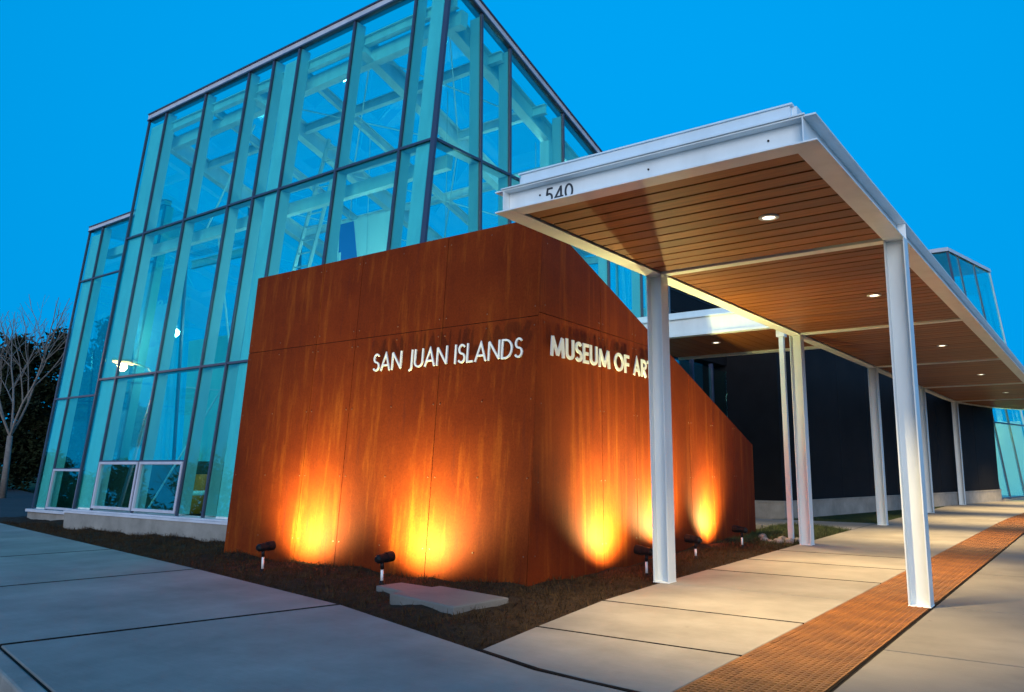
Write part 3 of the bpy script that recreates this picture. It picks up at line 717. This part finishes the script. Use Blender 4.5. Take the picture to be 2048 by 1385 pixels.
for z in ZH[2:4]:
    o = MB().box(XG-0.018, XG+0.030, ycorner(z)+0.05, YE, z-0.022, z+0.022).obj('transom', 'mull', at)
    MB().box(XG-0.20, XG-0.024, ycorner(z)+0.06, YE, z-0.03, z+0.03).obj('fin', 'fin', o)
MB().box(XG-0.3, XG+0.1, 9.31, YE, -0.3, 0.40).obj('footing', 'footing', at)
# parapet caps: front and the raking right side
for z0, z1, o0, mt in ((9.935, 9.975, -0.05, 'mull'), (9.977, 10.10, -0.035, 'sill'), (10.102, 10.135, -0.06, 'mull')):
    gbox(MB(), GX[0]-0.06, XG+0.06, z0, z1, o0, 0.16).obj('parapet_cap', mt, at)
yc = ycorner(ZH[4])
for dz0, dz1, ox, mt in ((0.005, 0.045, 0.05, 'mull'), (0.047, 0.17, 0.035, 'sill'), (0.172, 0.205, 0.06, 'mull')):
    MB().hexa([(XG-0.16, yc+0.17, roof_z(yc+0.17)+dz0), (XG+ox, yc+0.17, roof_z(yc+0.17)+dz0), (XG+ox, YE, roof_z(YE)+dz0), (XG-0.16, YE, roof_z(YE)+dz0),
               (XG-0.16, yc+0.17, roof_z(yc+0.17)+dz1), (XG+ox, yc+0.17, roof_z(yc+0.17)+dz1), (XG+ox, YE, roof_z(YE)+dz1), (XG-0.16, YE, roof_z(YE)+dz1)]).obj('parapet_cap', mt, at)
# glazed roof: rafters, purlins, panes
RX = [-18.3, -16.1, -14.43, -12.95, -11.02, -9.0]
PYs = [10.15, 11.5, 13.0, 14.7, 16.4, YE-0.1]
for x in RX:
    big = x in (-18.3, -14.43, -11.02, -9.0)
    h = 0.40 if big else 0.2
    MB().ibeam((x, 10.1, roof_z(10.1)-0.10-h/2), (x, YE, roof_z(YE)-0.10-h/2), 0.20 if big else 0.1, h, 0.022, 0.016).obj('rafter', 'steel_in', at)
for k, y in enumerate(PYs):
    MB().ibeam((GX[0]+0.1, y, roof_z(y)-0.20), (XG-0.1, y, roof_z(y)-0.20), 0.12, 0.2, 0.016, 0.012).obj('purlin', 'steel_in', at)
for i in range(5):
    for k in range(5):
        x0, x1, y0, y1 = RX[i]+0.02, RX[i+1]-0.02, PYs[k]+0.01, PYs[k+1]-0.01
        solid = i == 4 and k >= 3
        MB().hexa([(x0, y0, roof_z(y0)-0.05), (x1, y0, roof_z(y0)-0.05), (x1, y1, roof_z(y1)-0.05), (x0, y1, roof_z(y1)-0.05),
                   (x0, y0, roof_z(y0)-0.035), (x1, y0, roof_z(y0)-0.035), (x1, y1, roof_z(y1)-0.035), (x0, y1, roof_z(y1)-0.035)]).obj('ceiling_panel' if solid else 'roof_pane', 'plaster' if solid else 'roof_glass', at)
# brace rods under the roof
for (xa, xb), (ya, yb) in ((( -14.43, -11.02), (10.3, 13.0)), ((-11.02, -9.0), (10.3, 13.0)), ((-18.3, -14.43), (13.0, 16.4)), ((-14.43, -11.02), (13.0, 16.4))):
    for p, q in (((xa, ya), (xb, yb)), ((xb, ya), (xa, yb))):
        MB().bar((p[0], p[1], roof_z(p[1])-0.36), (q[0], q[1], roof_z(q[1])-0.36), 0.014, 6).obj('brace_rod', 'steel_in', at)
# white columns standing just behind the leaning glass
for x0, x1 in ((-18.54, -17.90), (-13.22, -12.84), (-9.02, -8.72)):
    c = gbox(MB(), x0, x1, 0.42, 9.75, 0.05, 0.20); c.obj('column', 'steel_in', at)
gbox(MB(), GX[0]+0.1, XG-0.1, 9.25, 9.55, 0.48, 0.66).obj('head_beam', 'steel_in', at)
gbox(MB(), GX[0]+0.1, XG-0.1, 6.45, 6.70, 0.48, 0.62).obj('wall_beam', 'steel_in', at)
# columns along the right side and at the back
for y in (13.47, YE-0.2):
    MB().box(XG-0.50, XG-0.28, y-0.11, y+0.11, 0.3, roof_z(y)-0.55).obj('column', 'steel_in', at)
for x in (-18.0, -14.43, -11.02): MB().box(x-0.11, x+0.11, YE-0.45, YE-0.23, 0.3, roof_z(YE)-0.55).obj('column', 'steel_in', at)
# slim wall braces
for a, b in (((-16.9, 0.5), (-14.6, 3.3)), ((-14.6, 3.4), (-16.0, 6.7)), ((-16.6, 6.7), (-15.2, 9.2))):
    MB().bar(GP(a[0], a[1], 0.8), GP(b[0], b[1], 0.8), 0.02, 6).obj('brace_rod', 'steel_in', at)
# floor, partition, back glazing, left glazing
MB().box(GX[0]+0.02, XG-0.05, 9.42, YE, -0.1, 0.30).obj('floor_slab', 'floor_in', at)
MB().box(GX[0]+0.3, XG-0.6, YE-0.15, YE-0.05, 0.31, 5.4).obj('partition', 'plaster', at)
MB().box(GX[0]+0.03, GX[0]+0.12, 9.6, YE-0.2, 0.31, 1.5).obj('reflection_backing', 'hedge_tone', at)  # added wall, darkens the low windows in place of the hedge reflection
MB().box(-12.6, -9.9, 14.0, 14.12, 0.31, 3.2).obj('partition', 'plaster', at)
for i in range(7):
    xa = GX[0]+0.05+i*(XG-GX[0]-0.1)/7; xb = xa+(XG-GX[0]-0.1)/7
    MB().box(xa+0.03, xb-0.03, YE+0.0, YE+0.012, 5.45, roof_z(YE)-0.12).obj('pane', 'glass', at)
    MB().box(xa-0.025, xa+0.025, YE-0.02, YE+0.05, 5.4, roof_z(YE)-0.06).obj('mullion', 'fin', at)
LY = [9.0, 11.2, 13.0, 14.8, 16.6, YE]
for i in range(5):
    for z0, z1 in ((0.46, 3.35), (3.35, 6.8), (6.8, 11)):
        P = [(LY[i]+0.02, z0+0.02), (LY[i+1]-0.02, z0+0.02), (LY[i+1]-0.02, z1-0.02), (LY[i]+0.02, z1-0.02)]
        P = clip(P, RS, 1.0, ZH[4]+RS*yc-0.05); P = clip(P, -1.0, TG, -(GP(GX[0], 0).y+0.05))
        if len(P) >= 3: MB().prism([(GX[0], a, b) for a, b in P], (0.012, 0, 0)).obj('pane', 'glass', at)
    if i: MB().box(GX[0]-0.03, GX[0]+0.06, LY[i]-0.022, LY[i]+0.022, 0.44, roof_z(LY[i])-0.06).obj('mullion', 'mull', at)
# dark cladding of the upper wall beyond the glass on the entrance side
MB().box(XG-0.4, XG+0.02, YE+0.02, 24.0, 4.25, 7.0).obj('upper_cladding', 'charcoal', at)
for k in range(4): MB().box(XG+0.022, XG+0.034, YE+0.05, 24.0, 4.75+0.55*k, 4.77+0.55*k).obj('cladding_seam', 'dark', at)
for i, (a, b) in enumerate(((YE+0.1, 19.7), (19.7, 21.0), (21.0, 22.1))):
    for z0, z1 in ((0.3, 1.1), (1.1, 4.1)):
        MB().box(XG-0.006, XG+0.006, a+0.03, b-0.03, z0+0.03, z1-0.03).obj('pane', 'glass', at)
    MB().box(XG-0.06, XG+0.05, a-0.03, a+0.03, 0.2, 4.2).obj('mullion', 'mull', at)
MB().box(XG-0.055, XG+0.045, YE+0.13, 22.1, 1.06, 1.14).obj('transom', 'mull', at)

# ladder, banner board and added orange drum shape inside the atrium
ld = thing('extension_ladder', (-14.2, 10.7, 0.31), 'long extension ladder leaning inside the glass atrium', 'ladder')
b0, b1, s_ = Vector((-14.75, 10.15, 0.32)), Vector((-13.35, 11.3, 8.6)), Vector((0.44, 0.04, 0))
for k in (0, 1): MB().beam(b0+s_*k, b1+s_*k, 0.035, 0.08, (0, 1, 0)).obj('rail', 'fin', ld)
for k in range(27):
    p = b0.lerp(b1, (k+0.7)/27.5); MB().bar(p, p+s_, 0.017, 6).obj('rung', 'fin', ld)
M['fill_lens'] = emit('fill_lamp_lens', (0.85, 1.0, 1.0), 4.0)  # lens of lamps added to brighten the interior behind the glass
for x, y, z, p, lb in ((-16.6, 12.2, 5.2, 60, 'added fill lamp inside the atrium above the small windows'), (-13.0, 12.2, 5.2, 45, 'added fill lamp inside the atrium between ladder and blue panel'),
                       (-10.4, 11.9, 5.2, 45, 'added fill lamp inside the atrium near the glass corner'), (-9.55, 13.9, 7.6, 16, 'added fill lamp high behind the sloping side glass')):
    t = thing('fill_lamp', (x, y, z), lb, 'lamp', 'added fill lamps inside the atrium')
    MB().bar((x, y, z+0.16), (x, y, roof_z(y)-0.1), 0.008, 6).obj('rod', 'fin', t)
    MB().bar((x, y, z+0.02), (x, y, z+0.16), 0.07, 14, 0.05).obj('lamp_shade', 'fin', t, True)
    MB().disc((x, y, z+0.015), 0.065, 16).obj('lens', 'fill_lens', t)
    pt = bpy.data.lights.new('fill_light', 'POINT'); pt.energy = p; pt.color = (0.62, 1.0, 0.97); pt.shadow_soft_size = 0.12
    link('fill_light', pt, t, (x, y, z-0.15))
bn = thing('exhibition_panel', (-14.0, 13.1, 0.31), 'pale exhibition panel with blue field and white word inside the atrium', 'panel')
MB().box(-14.9, -13.0, 13.0, 13.06, 0.31, 7.35).obj('board', 'plaster', bn)
MB().add([(-14.86, 12.995, 6.2), (-14.15, 12.995, 6.2), (-14.34, 12.995, 7.32), (-14.84, 12.995, 7.32)], [(0, 1, 2, 3)]).obj('blue_field', 'blue', bn)
textline(bn, 'Love', -14.84, -13.5, 0.42, 0.13, 0.10, 0.3, lambda u, v, o: Vector((u, 12.994-o, 6.18+v)), 0.006, 'letter', 0.002)
dr = thing('orange_stand_in', (-16.2, 10.4, 0.31), 'orange drum shape standing in for a reflection in the small atrium windows', 'stand-in')
MB().bar((-16.2, 10.4, 0.36), (-16.2, 10.4, 1.2), 0.24, 18, 0.17).obj('drum_body', 'orange', dr, True)  # made-up drum in place of an orange reflection on the panes
MB().bar((-16.2, 10.4, 0.31), (-16.2, 10.4, 0.358), 0.34, 18).obj('base', 'dark', dr)
MB().bar((-16.2, 10.4, 0.75), (-16.2, 10.4, 0.85), 0.217, 18, 0.208).obj('band', 'letter', dr, True)

# ================================================================== GLASS ANNEX
an = thing('glass_annex', (-20.5, 9.8, 0), 'lower glass annex set back at the left end of the atrium', 'glass building')
def AP(x, z, o=0.0): return Vector((x, 9.60-PSI*(x+12)+TG*z+o, z))
def abox(mb, x0, x1, z0, z1, o0, o1):
    return mb.hexa([AP(x0, z0, o0), AP(x1, z0, o0), AP(x1, z0, o1), AP(x0, z0, o1), AP(x0, z1, o0), AP(x1, z1, o0), AP(x1, z1, o1), AP(x0, z1, o1)])
AX = [-22.66, -21.9, -20.35, -18.72]; AZ = [0.30, 1.30, 3.15, 6.45, 7.93]
for i in range(3):
    for j in range(4):
        if i == 0 and j == 1: continue
        z0 = AZ[j]; z1 = AZ[j+1]
        if i == 0 and j == 0: z1 = AZ[2]
        if i == 1 and j == 0:
            w = abox(MB(), AX[1]+0.03, AX[1]+0.08, z0, z1, -0.045, 0.04); abox(w, AX[2]-0.08, AX[2]-0.03, z0, z1, -0.045, 0.04)
            abox(w, AX[1]+0.082, AX[2]-0.082, z0, z0+0.05, -0.045, 0.04); abox(w, AX[1]+0.082, AX[2]-0.082, z1-0.05, z1, -0.045, 0.04)
            q = w.obj('window', 'frame', an); abox(MB(), AX[1]+0.083, AX[2]-0.083, z0+0.052, z1-0.052, -0.006, 0.006).obj('pane', 'glass', q); continue
        abox(MB(), AX[i]+0.022, AX[i+1]-0.022, z0+0.022, z1-0.022, -0.006, 0.006).obj('pane', 'glass', an)
for i, x in enumerate(AX):
    o = abox(MB(), x-0.022, x+0.022, AZ[0]-0.02, AZ[4], -0.035, 0.02).obj('mullion', 'mull', an)
    if i: abox(MB(), x-0.03, x+0.03, AZ[0], AZ[4], 0.022, 0.22).obj('fin', 'fin', o)
for z in AZ[1:4]: abox(MB(), AX[0] if z > 2 else AX[1], AX[-1], z-0.022, z+0.022, -0.030, 0.018).obj('transom', 'mull', an)
abox(MB(), AX[0]-0.1, AX[-1], AZ[0]-0.09, AZ[0]-0.022, -0.14, 0.2).obj('sill', 'sill', an)
MB().hexa([AP(AX[0]-0.08, 0, -0.08)+Vector((0, 0, -0.3)), AP(AX[-1], 0, -0.08)+Vector((0, 0, -0.3)), (AX[-1], 14, -0.3), (AX[0]-0.08, 14, -0.3), AP(AX[0]-0.08, 0.2, -0.08), AP(AX[-1], 0.2, -0.08), (AX[-1], 14, 0.2), (AX[0]-0.08, 14, 0.2)]).obj('footing', 'footing', an)
for z0, z1, o0, mt in ((7.935, 7.965, -0.05, 'mull'), (7.967, 8.07, -0.035, 'sill'), (8.072, 8.10, -0.06, 'mull')):
    abox(MB(), AX[0]-0.05, AX[-1], z0, z1, o0, 0.15).obj('parapet_cap', mt, an)
abox(MB(), AX[0]+0.06, AX[0]+0.66, 0.25, 7.8, 0.05, 0.18).obj('column', 'steel_in', an)
abox(MB(), AX[0]+0.1, AX[-1], 7.25, 7.5, 0.5, 0.66).obj('head_beam', 'steel_in', an)
for y in (12.0, 13.8): MB().ibeam((AX[0]+0.1, y, 7.6), (AX[-1], y, 7.6), 0.12, 0.24, 0.016, 0.012).obj('roof_beam', 'steel_in', an)
for i in range(3): MB().box(AX[i]+0.02, AX[i+1]-0.02, 10.75, 13.95, 7.88, 7.90).obj('roof_pane', 'roof_glass', an)
MB().box(AX[0]+0.02, AX[0]+0.1, 10.0, 13.8, 0.21, 1.3).obj('reflection_backing', 'hedge_tone', an)  # added here too, darkens the annex windows like a reflected hedge
MB().box(AX[0]+0.1, AX[-1], 13.85, 13.95, 0.2, 5.2).obj('partition', 'plaster', an)
for z0, z1 in ((0.3, 3.15), (3.15, 6.45), (6.45, 7.85)):
    for a, b in ((9.9, 12.0), (12.0, 13.9)):
        P = clip([(a, z0+.02), (b-.02, z0+.02), (b-.02, z1-.02), (a, z1-.02)], -1.0, TG, -(AP(AX[0], 0).y+0.05))
        MB().prism([(AX[0], p, q) for p, q in P], (0.012, 0, 0)).obj('pane', 'glass', an)

# ================================================================== DARK GALLERY BLOCK
ga = thing('gallery_block', (-6.5, 24, 0), 'charcoal clad gallery block with pale concrete base behind the columns', 'building')
WD = Vector((0.2032, 0.9791, 0)); WN = Vector((0.9791, -0.2032, 0)); W0 = Vector((-7.12, 22.12, 0))
def wp(s, o, z): return W0+WD*s+WN*o+Vector((0, 0, z))
LW = 17.2
ms = MB().prism([wp(0, 0, 0.42), wp(LW, 0, 0.42), wp(LW, -6, 0.42), Vector((-14.0, 30.0, 0.42)), Vector((-9.3, 22.14, 0.42))], (0, 0, 5.2)); ms.obj('wall', 'charcoal', ga)
MB().prism([wp(-0.04, 0.06, -0.2), wp(LW, 0.06, -0.2), wp(LW, -1, -0.2), Vector((-9.35, 23.0, -0.2)), Vector((-9.35, 22.02, -0.2))], (0, 0, 0.617)).obj('base_course', 'footing', ga)
MB().prism([wp(-0.06, 0.08, 0.419), wp(LW, 0.08, 0.419), wp(LW, -1, 0.419), Vector((-9.35, 23.0, 0.419)), Vector((-9.35, 22.0, 0.419))], (0, 0, 0.05)).obj('ledge', 'footing', ga)
for k in range(9):
    s = 1.6+k*1.9
    if s < LW-0.5: MB().beam(wp(s, 0.003, 0.48), wp(s, 0.003, 5.55), 0.012, 0.006, tuple(WN)).obj('cladding_seam', 'dark', ga)
MB().prism([wp(-0.1, 0.1, 5.62), wp(LW, 0.1, 5.62), wp(LW, -6.1, 5.62), Vector((-14.1, 30.1, 5.62)), Vector((-9.4, 22.0, 5.62))], (0, 0, 0.18)).obj('roof_edge', 'dark', ga)

# ================================================================== ENTRANCE CANOPY
en = thing('entrance_canopy', (-6.6, 17, 0), 'small white framed entrance canopy with wood soffit above the bed', 'canopy')
EZ, EX0, EX1, EY0, EY1 = 4.06, -8.45, -4.86, 15.35, 18.6
MB().box(EX0, EX1, EY0, EY0+0.02, EZ+0.055, EZ+0.36).obj('fascia', 'white', en)
MB().box(EX0, EX1+0.02, EY0-0.03, EY0+0.16, EZ, EZ+0.053).obj('fascia', 'white', en)
MB().box(EX0, EX1+0.03, EY0-0.06, EY0+0.12, EZ+0.362, EZ+0.39).obj('fascia', 'coaming', en)
MB().box(EX0, EX1+0.0, EY0+0.05, EY0+0.09, EZ+0.392, EZ+0.52).obj('coaming', 'coaming', en)
MB().box(EX1-0.14, EX1, EY0+0.165, EY1, EZ+0.003, EZ+0.30).obj('side_beam', 'white', en)
MB().box(EX0, EX1, EY1+0.002, EY1+0.14, EZ-0.01, EZ+0.28).obj('back_beam', 'white', en)
MB().box(EX0, EX1-0.15, EY0+0.17, EY1-0.01, EZ+0.31, EZ+0.36).obj('roof_deck', 'dark', en)
nb = 14; pw = (EX1-0.15-EX0)/nb
eb = mesh('board', box_v(-pw/2+0.006, pw/2-0.006, -(EY1-EY0-0.2)/2, (EY1-EY0-0.2)/2, 0, 0.02), BF, 'wood')
for k in range(nb): link('board', eb, en, (EX0+pw*(k+.5), (EY0+EY1)/2+0.08, EZ+0.04))
MB().box(EX1-0.13, EX1+0.03, EY0+0.2, EY0+0.36, EZ-0.16, EZ-0.003).obj('post_cap', 'white', en)
MB().box(EX1-0.095, EX1-0.005, EY0+0.235, EY0+0.325, 0, EZ-0.162).obj('post', 'white', en)
downlight(-6.70, 16.75, EZ+0.038, en, 460, 136)

# ================================================================== FAR GLASS BAY
fa = thing('far_glass_bay', (-3.3, 42, 0), 'distant leaning glass bay with yellow lit interior beyond the gallery wall', 'glass building')
def FP(s, z, o=0.0):      # along the wall, leaning away from the walk
    return Vector((-3.59+0.186*s-0.115*z-o, 39.2+s, z))
def fbox(s0, s1, z0, z1, o0, o1): return MB().hexa([FP(s0, z0, o0), FP(s1, z0, o0), FP(s1, z0, o1), FP(s0, z0, o1), FP(s0, z1, o0), FP(s1, z1, o0), FP(s1, z1, o1), FP(s0, z1, o1)])
FS = [0, 1.2, 3.3, 5.6]; FZ = [0.1, 3.3, 7.2, 10.8]
for a, b in zip(FS, FS[1:]):
    for c, d in zip(FZ, FZ[1:]): fbox(a+0.03, b-0.03, c+0.03, d-0.03, 0, 0.014).obj('pane', 'glass', fa)
for s in FS: fbox(s-0.02, s+0.02, 0.05, 10.8, -0.03, 0.06).obj('mullion', 'mull' if s < 5 else 'sill', fa)
for z in FZ[:3]: fbox(0.035, 5.565, z-0.03, z+0.03, -0.03, 0.05).obj('transom', 'mull', fa)
fbox(-0.06, 5.66, 10.83, 11.0, -0.06, 2.2).obj('parapet_cap', 'sill', fa)
for c, d in zip(FZ, FZ[1:]):
    MB().prism([FP(0, c+0.03, 0.06), FP(0, c+0.03, 1.9), FP(0, d-0.03, 1.9), FP(0, d-0.03, 0.06)], (0, 0.014, 0)).obj('pane', 'glass', fa)
    MB().prism([FP(5.6, c+0.03, 0.06), FP(5.6, c+0.03, 1.9), FP(5.6, d-0.03, 1.9), FP(5.6, d-0.03, 0.06)], (0, 0.014, 0)).obj('pane', 'glass', fa)
fbox(0.3, 5.4, 0.0, 3.5, 1.9, 2.0).obj('inner_wall', 'plaster', fa)
MB().prism([FP(5.4, 0.06, 0.08), FP(5.4, 0.06, 1.9), FP(5.4, 3.5, 1.9), FP(5.4, 3.5, 0.08)], (0, 0.1, 0)).obj('inner_wall', 'plaster', fa)
fbox(0.15, 0.5, 0.05, 9.6, 0.25, 0.5).obj('column', 'steel_in', fa)
fbox(0.0, 5.6, -0.1, 0.05, -0.1, 2.1).obj('footing', 'footing', fa)
il = bpy.data.lights.new('interior_lamp', 'POINT'); il.energy = 220; il.color = (1.0, 0.72, 0.22); il.shadow_soft_size = 0.15
link('interior_lamp', il, fa, FP(1.4, 2.9, 1.0))
MB().disc(tuple(FP(1.4, 3.12, 1.0)), 0.16, 16).obj('lamp', 'lens', fa)

# ================================================================== SPOTLIGHTS ON STAKES
def spotlight(x, y, aim, label, power, lift=0.72, cone=146):
    t = thing('garden_spotlight', (x, y, 0), label, 'spotlight', 'spotlights aimed at the rusted wall')
    d = Vector(aim).normalized(); zb = hgt(x, y); top = Vector((x, y, 0.30))
    MB().bar((x, y, zb-0.05), (x, y, zb+0.045), 0.035, 12, 0.03).obj('stake', 'dark', t, True)
    MB().bar((x, y, zb+0.045), (x, y, 0.17), 0.017, 10).obj('stem', 'metal', t, True)
    MB().bar((x, y, 0.17), (x, y, 0.265), 0.022, 10, 0.026).obj('knuckle', 'dark', t, True)
    h = MB(); a = top-d*0.10; b = top+d*0.10
    h.bar(a, a+d*0.03, 0.03, 14, 0.05); h.bar(a+d*0.0302, b-d*0.02, 0.052, 14, 0.055)
    # hood: open tube
    x_ = d.orthogonal().normalized(); y_ = d.cross(x_); n = 18; V = []
    for p, r in ((b-d*0.045, 0.062), (b+d*0.055, 0.062), (b+d*0.055, 0.0565), (b-d*0.045, 0.0565)):
        V += [p+x_*math.cos(6.2832*i/n)*r+y_*math.sin(6.2832*i/n)*r for i in range(n)]
    h.add(V, [(k*n+i, k*n+(i+1) % n, ((k+1) % 4)*n+(i+1) % n, ((k+1) % 4)*n+i) for k in range(4) for i in range(n)])
    hd = h.obj('head', 'dark', t, False)
    ln = MB(); c = b-d*0.005
    ln.add([c+x_*math.cos(6.2832*i/n)*0.05+y_*math.sin(6.2832*i/n)*0.05 for i in range(n)], [tuple(range(n))]); ln.obj('lens', 'hot_lens', hd)
    d2 = Vector((d.x, d.y, 0)).normalized()+Vector((0, 0, lift))      # asymmetric flood lens throws upward
    spot('spotlight_beam', b+d*0.10, d2, power, (1.0, 0.90, 0.33), cone, 1.0, 0.03, t)
PW = 330
spotlight(-9.33, 7.02, (0.05, 1, 0.08), 'black spotlight before the leaning rusted face, nearest the atrium footing', PW)
spotlight(-7.08, 7.04, (0.05, 1, 0.08), 'black spotlight before the leaning rusted face, beside the concrete cover slabs', PW)
spotlight(-4.92, 9.67, (-1, 0.1, 0.10), 'black spotlight half hidden by the front left canopy column', PW*1.1, 0.9, 150)
spotlight(-5.08, 11.6, (-1, 0.1, 0.10), 'black spotlight between the front left column and the low end of wall', PW*1.7, 2.0, 166)
spotlight(-5.22, 13.9, (-1, 0.05, 0.10), 'black spotlight farthest along the bed toward the stones', PW*1.15, 0.65, 138)

# concrete cover slabs in the bed, stones at the post
cs = thing('cover_slab', (-5.55, 6.4, 0), 'low square concrete cover slab set in the bed before the rusted corner', 'concrete slab')
bevel(MB().prism([(-6.14, 6.22, -0.05), (-5.06, 5.98, -0.05), (-4.96, 6.72, -0.05), (-6.05, 6.92, -0.05)], (0, 0, 0.135)).obj('slab', 'forecourt', cs), 0.012)
cs2 = thing('cover_slab', (-6.5, 6.8, 0), 'thin half buried concrete slab beside the square cover slab', 'concrete slab')
bevel(MB().prism([(-6.75, 6.62, -0.05), (-6.20, 6.50, -0.05), (-6.12, 6.92, -0.05), (-6.7, 6.98, -0.05)], (0, 0, 0.110)).obj('slab', 'forecourt', cs2), 0.012)
for k, (x, y, r) in enumerate(((-5.02, 15.2, 0.10), (-5.2, 15.32, 0.07), (-4.85, 15.30, 0.09), (-5.12, 15.75, 0.08), (-5.38, 15.5, 0.08), (-4.86, 15.85, 0.07), (-5.55, 15.9, 0.09))):
    bm = bmesh.new(); bmesh.ops.create_icosphere(bm, subdivisions=2, radius=r); rs = random.Random(k)
    for v in bm.verts: v.co *= 1+rs.uniform(-.16, .16); v.co.z *= 0.7
    me = bpy.data.meshes.new('stone'); bm.to_mesh(me); bm.free(); me.materials.append(M['stone'])
    tag(link('stone', me, None, (x, y, hgt(x, y)+r*0.35), k), 'pale rounded field stone in the pile at the foot of the slim post', 'stone', 'stones beside the entrance post')

# ================================================================== TREES
def limb(mb, a, d, L, r, depth, tips, spread=0.5, n=6):
    d = d.normalized(); segs = 3; p = a
    for i in range(segs):
        q = p+d*L/segs; r1 = r*(1-0.22*(i+1)/segs*1.0); mb.bar(p, q, r*(1-0.22*i/segs), n if r > 0.03 else 4, r1); p = q
        d = (d+Vector((random.uniform(-.14, .14), random.uniform(-.14, .14), random.uniform(-.03, .12)))).normalized()
        if depth and i >= 1:
            ax = d.orthogonal().normalized(); ax.rotate(Matrix.Rotation(random.uniform(0, 6.28), 3, d))
            limb(mb, q, d+ax*spread*random.uniform(.7, 1.4), L*random.uniform(.55, .78), r1*0.62, depth-1, tips, spread, n)
    tips.append(p)
    if depth: limb(mb, p, d, L*0.7, r*0.72, depth-1, tips, spread, n)
def bare_tree(x, y, h, label, mat='pale_bark', seed=1, low=0.3):
    random.seed(seed); t = thing('bare_tree', (x, y, 0), label, 'tree'); mb = MB(); base = Vector((x, y, -0.16))
    tr = MB(); hh = h*low; tr.bar(base, base+Vector((0.02*h, 0, hh)), 0.0155*h, 10, 0.012*h); tr.obj('trunk', mat, t, True)
    tips = []; top = base+Vector((0.02*h, 0, hh-0.02))
    for k in range(5):
        a = k*1.257+random.uniform(-.4, .4); limb(mb, top, Vector((math.cos(a)*.45, math.sin(a)*.45, 1)), h*0.25, 0.0058*h, 4, tips, 0.55)
    mb.obj('crown', mat, t); return t
def leaf_tree(x, y, h, w, label, seed, trunk=0.25, nleaf=5200, mat='needles', group=None, name='evergreen_tree', cat='tree', zb=-0.16):
    random.seed(seed); t = thing(name, (x, y, 0), label, cat, group)
    tb = MB(); tb.bar((x, y, zb), (x, y, h*0.85), 0.022*h, 9, 0.006*h)
    clumps = []
    for k in range(46):
        u = random.random()**0.8; z = h*(trunk+(1-trunk)*u); prof = math.sin(min(1, (1-u)*1.15+0.05)*math.pi/2)**0.8*(0.6+0.4*math.sin(u*math.pi))
        a = random.uniform(0, 6.283); rr = w*prof*random.uniform(.35, 1.0)
        c = Vector((x+rr*math.cos(a), y+rr*math.sin(a), z)); clumps.append((c, w*random.uniform(.20, .36)))
        tb.bar((x, y, max(0.3, z-rr*0.5)), c, 0.006*h, 5, 0.002*h)
    tb.obj('trunk', 'bark', t)
    V, F = [], []
    for i in range(nleaf):
        c, r = random.choice(clumps); v = Vector((random.gauss(0, 1), random.gauss(0, 1), random.gauss(0, .7))); v = v.normalized()*r*random.random()**0.45
        p = c+v; s = random.uniform(.10, .26)*max(.6, w/3); q = Vector((random.uniform(-1, 1), random.uniform(-1, 1), random.uniform(-.4, .8))).normalized(); e = q.orthogonal().normalized()
        k = len(V); V += [p-e*s*.4, p+q*s-e*s*.15, p+q*s*1.4, p+e*s*.4]; F.append((k, k+1, k+2, k+3))
    me = bpy.data.meshes.new('crown'); me.from_pydata([tuple(v) for v in V], [], F); me.materials.append(M[mat]); link('crown', me, t); return t
bare_tree(-38.6, 15.4, 9.4, 'bare pale branched tree on the lawn before the dark evergreens', 'pale_bark', 5)
for k, (x, y, h, w, lb) in enumerate(((-51.5, 20.6, 8.6, 3.4, 'dark dense evergreen behind the bare tree trunk'), (-50.5, 22.9, 9.6, 3.0, 'dark evergreen with ragged top right of the bare tree'), (-50.0, 25.6, 10.4, 2.6, 'tallest dark evergreen close to the annex edge'), (-56, 21.5, 7.6, 3.6, 'dark rounded evergreen farthest out at the lawn edge'), (-55, 27.5, 8.0, 3.4, 'dark evergreen behind the others, mostly hidden by the annex'))):
    leaf_tree(x, y, h, w, lb, 20+k, 0.06, 9000)
# across the street, seen only as reflections in the glass
for k in range(9):
    x = -52+4.3*k; y = kerb_y(x)-12.5+random.uniform(-.6, .6)
    leaf_tree(x, y, 3.7+0.6*math.sin(k*2.1), 2.7, 'dark rounded bush in the hedge across the street', 60+k, 0.0, 4200, group='hedge bushes across the street', name='hedge_bush', cat='bush', zb=-0.02)
bare_tree(-33.6, -2.9, 6.2, 'bare dark tree by the hedge across the street', 'bark', 9, 0.22)
# street lamp across the street
lp = thing('street_lamp', (-33.6, 0.5, 0), 'curved arm street lamp with orange light across the street', 'street lamp')
MB().bar((-33.6, 0.5, -0.02), (-33.6, 0.5, 6.7), 0.09, 12, 0.06).obj('pole', 'fin', lp, True)
am = MB(); pts = [Vector((-33.6, 0.5, 6.68)), Vector((-33.75, 0.56, 7.35)), Vector((-34.2, 0.75, 7.78)), Vector((-35.1, 1.12, 7.98))]
for a, b in zip(pts, pts[1:]): am.bar(a, b, 0.045, 10)
am.obj('arm', 'fin', lp, True)
hd = MB().beam((-34.95, 1.06, 8.02), (-36.0, 1.5, 8.06), 0.34, 0.14).obj('lamp_head', 'fin', lp); bevel(hd, 0.04, 3)
MB().beam((-35.1, 1.12, 7.92), (-35.95, 1.48, 7.95), 0.26, 0.06).obj('lens', 'sodium', hd)
pl = bpy.data.lights.new('street_lamp_light', 'POINT'); pl.energy = 220; pl.color = (1, .55, .2); pl.shadow_soft_size = 0.2
link('street_lamp_light', pl, lp, (-35.5, 1.3, 7.75))
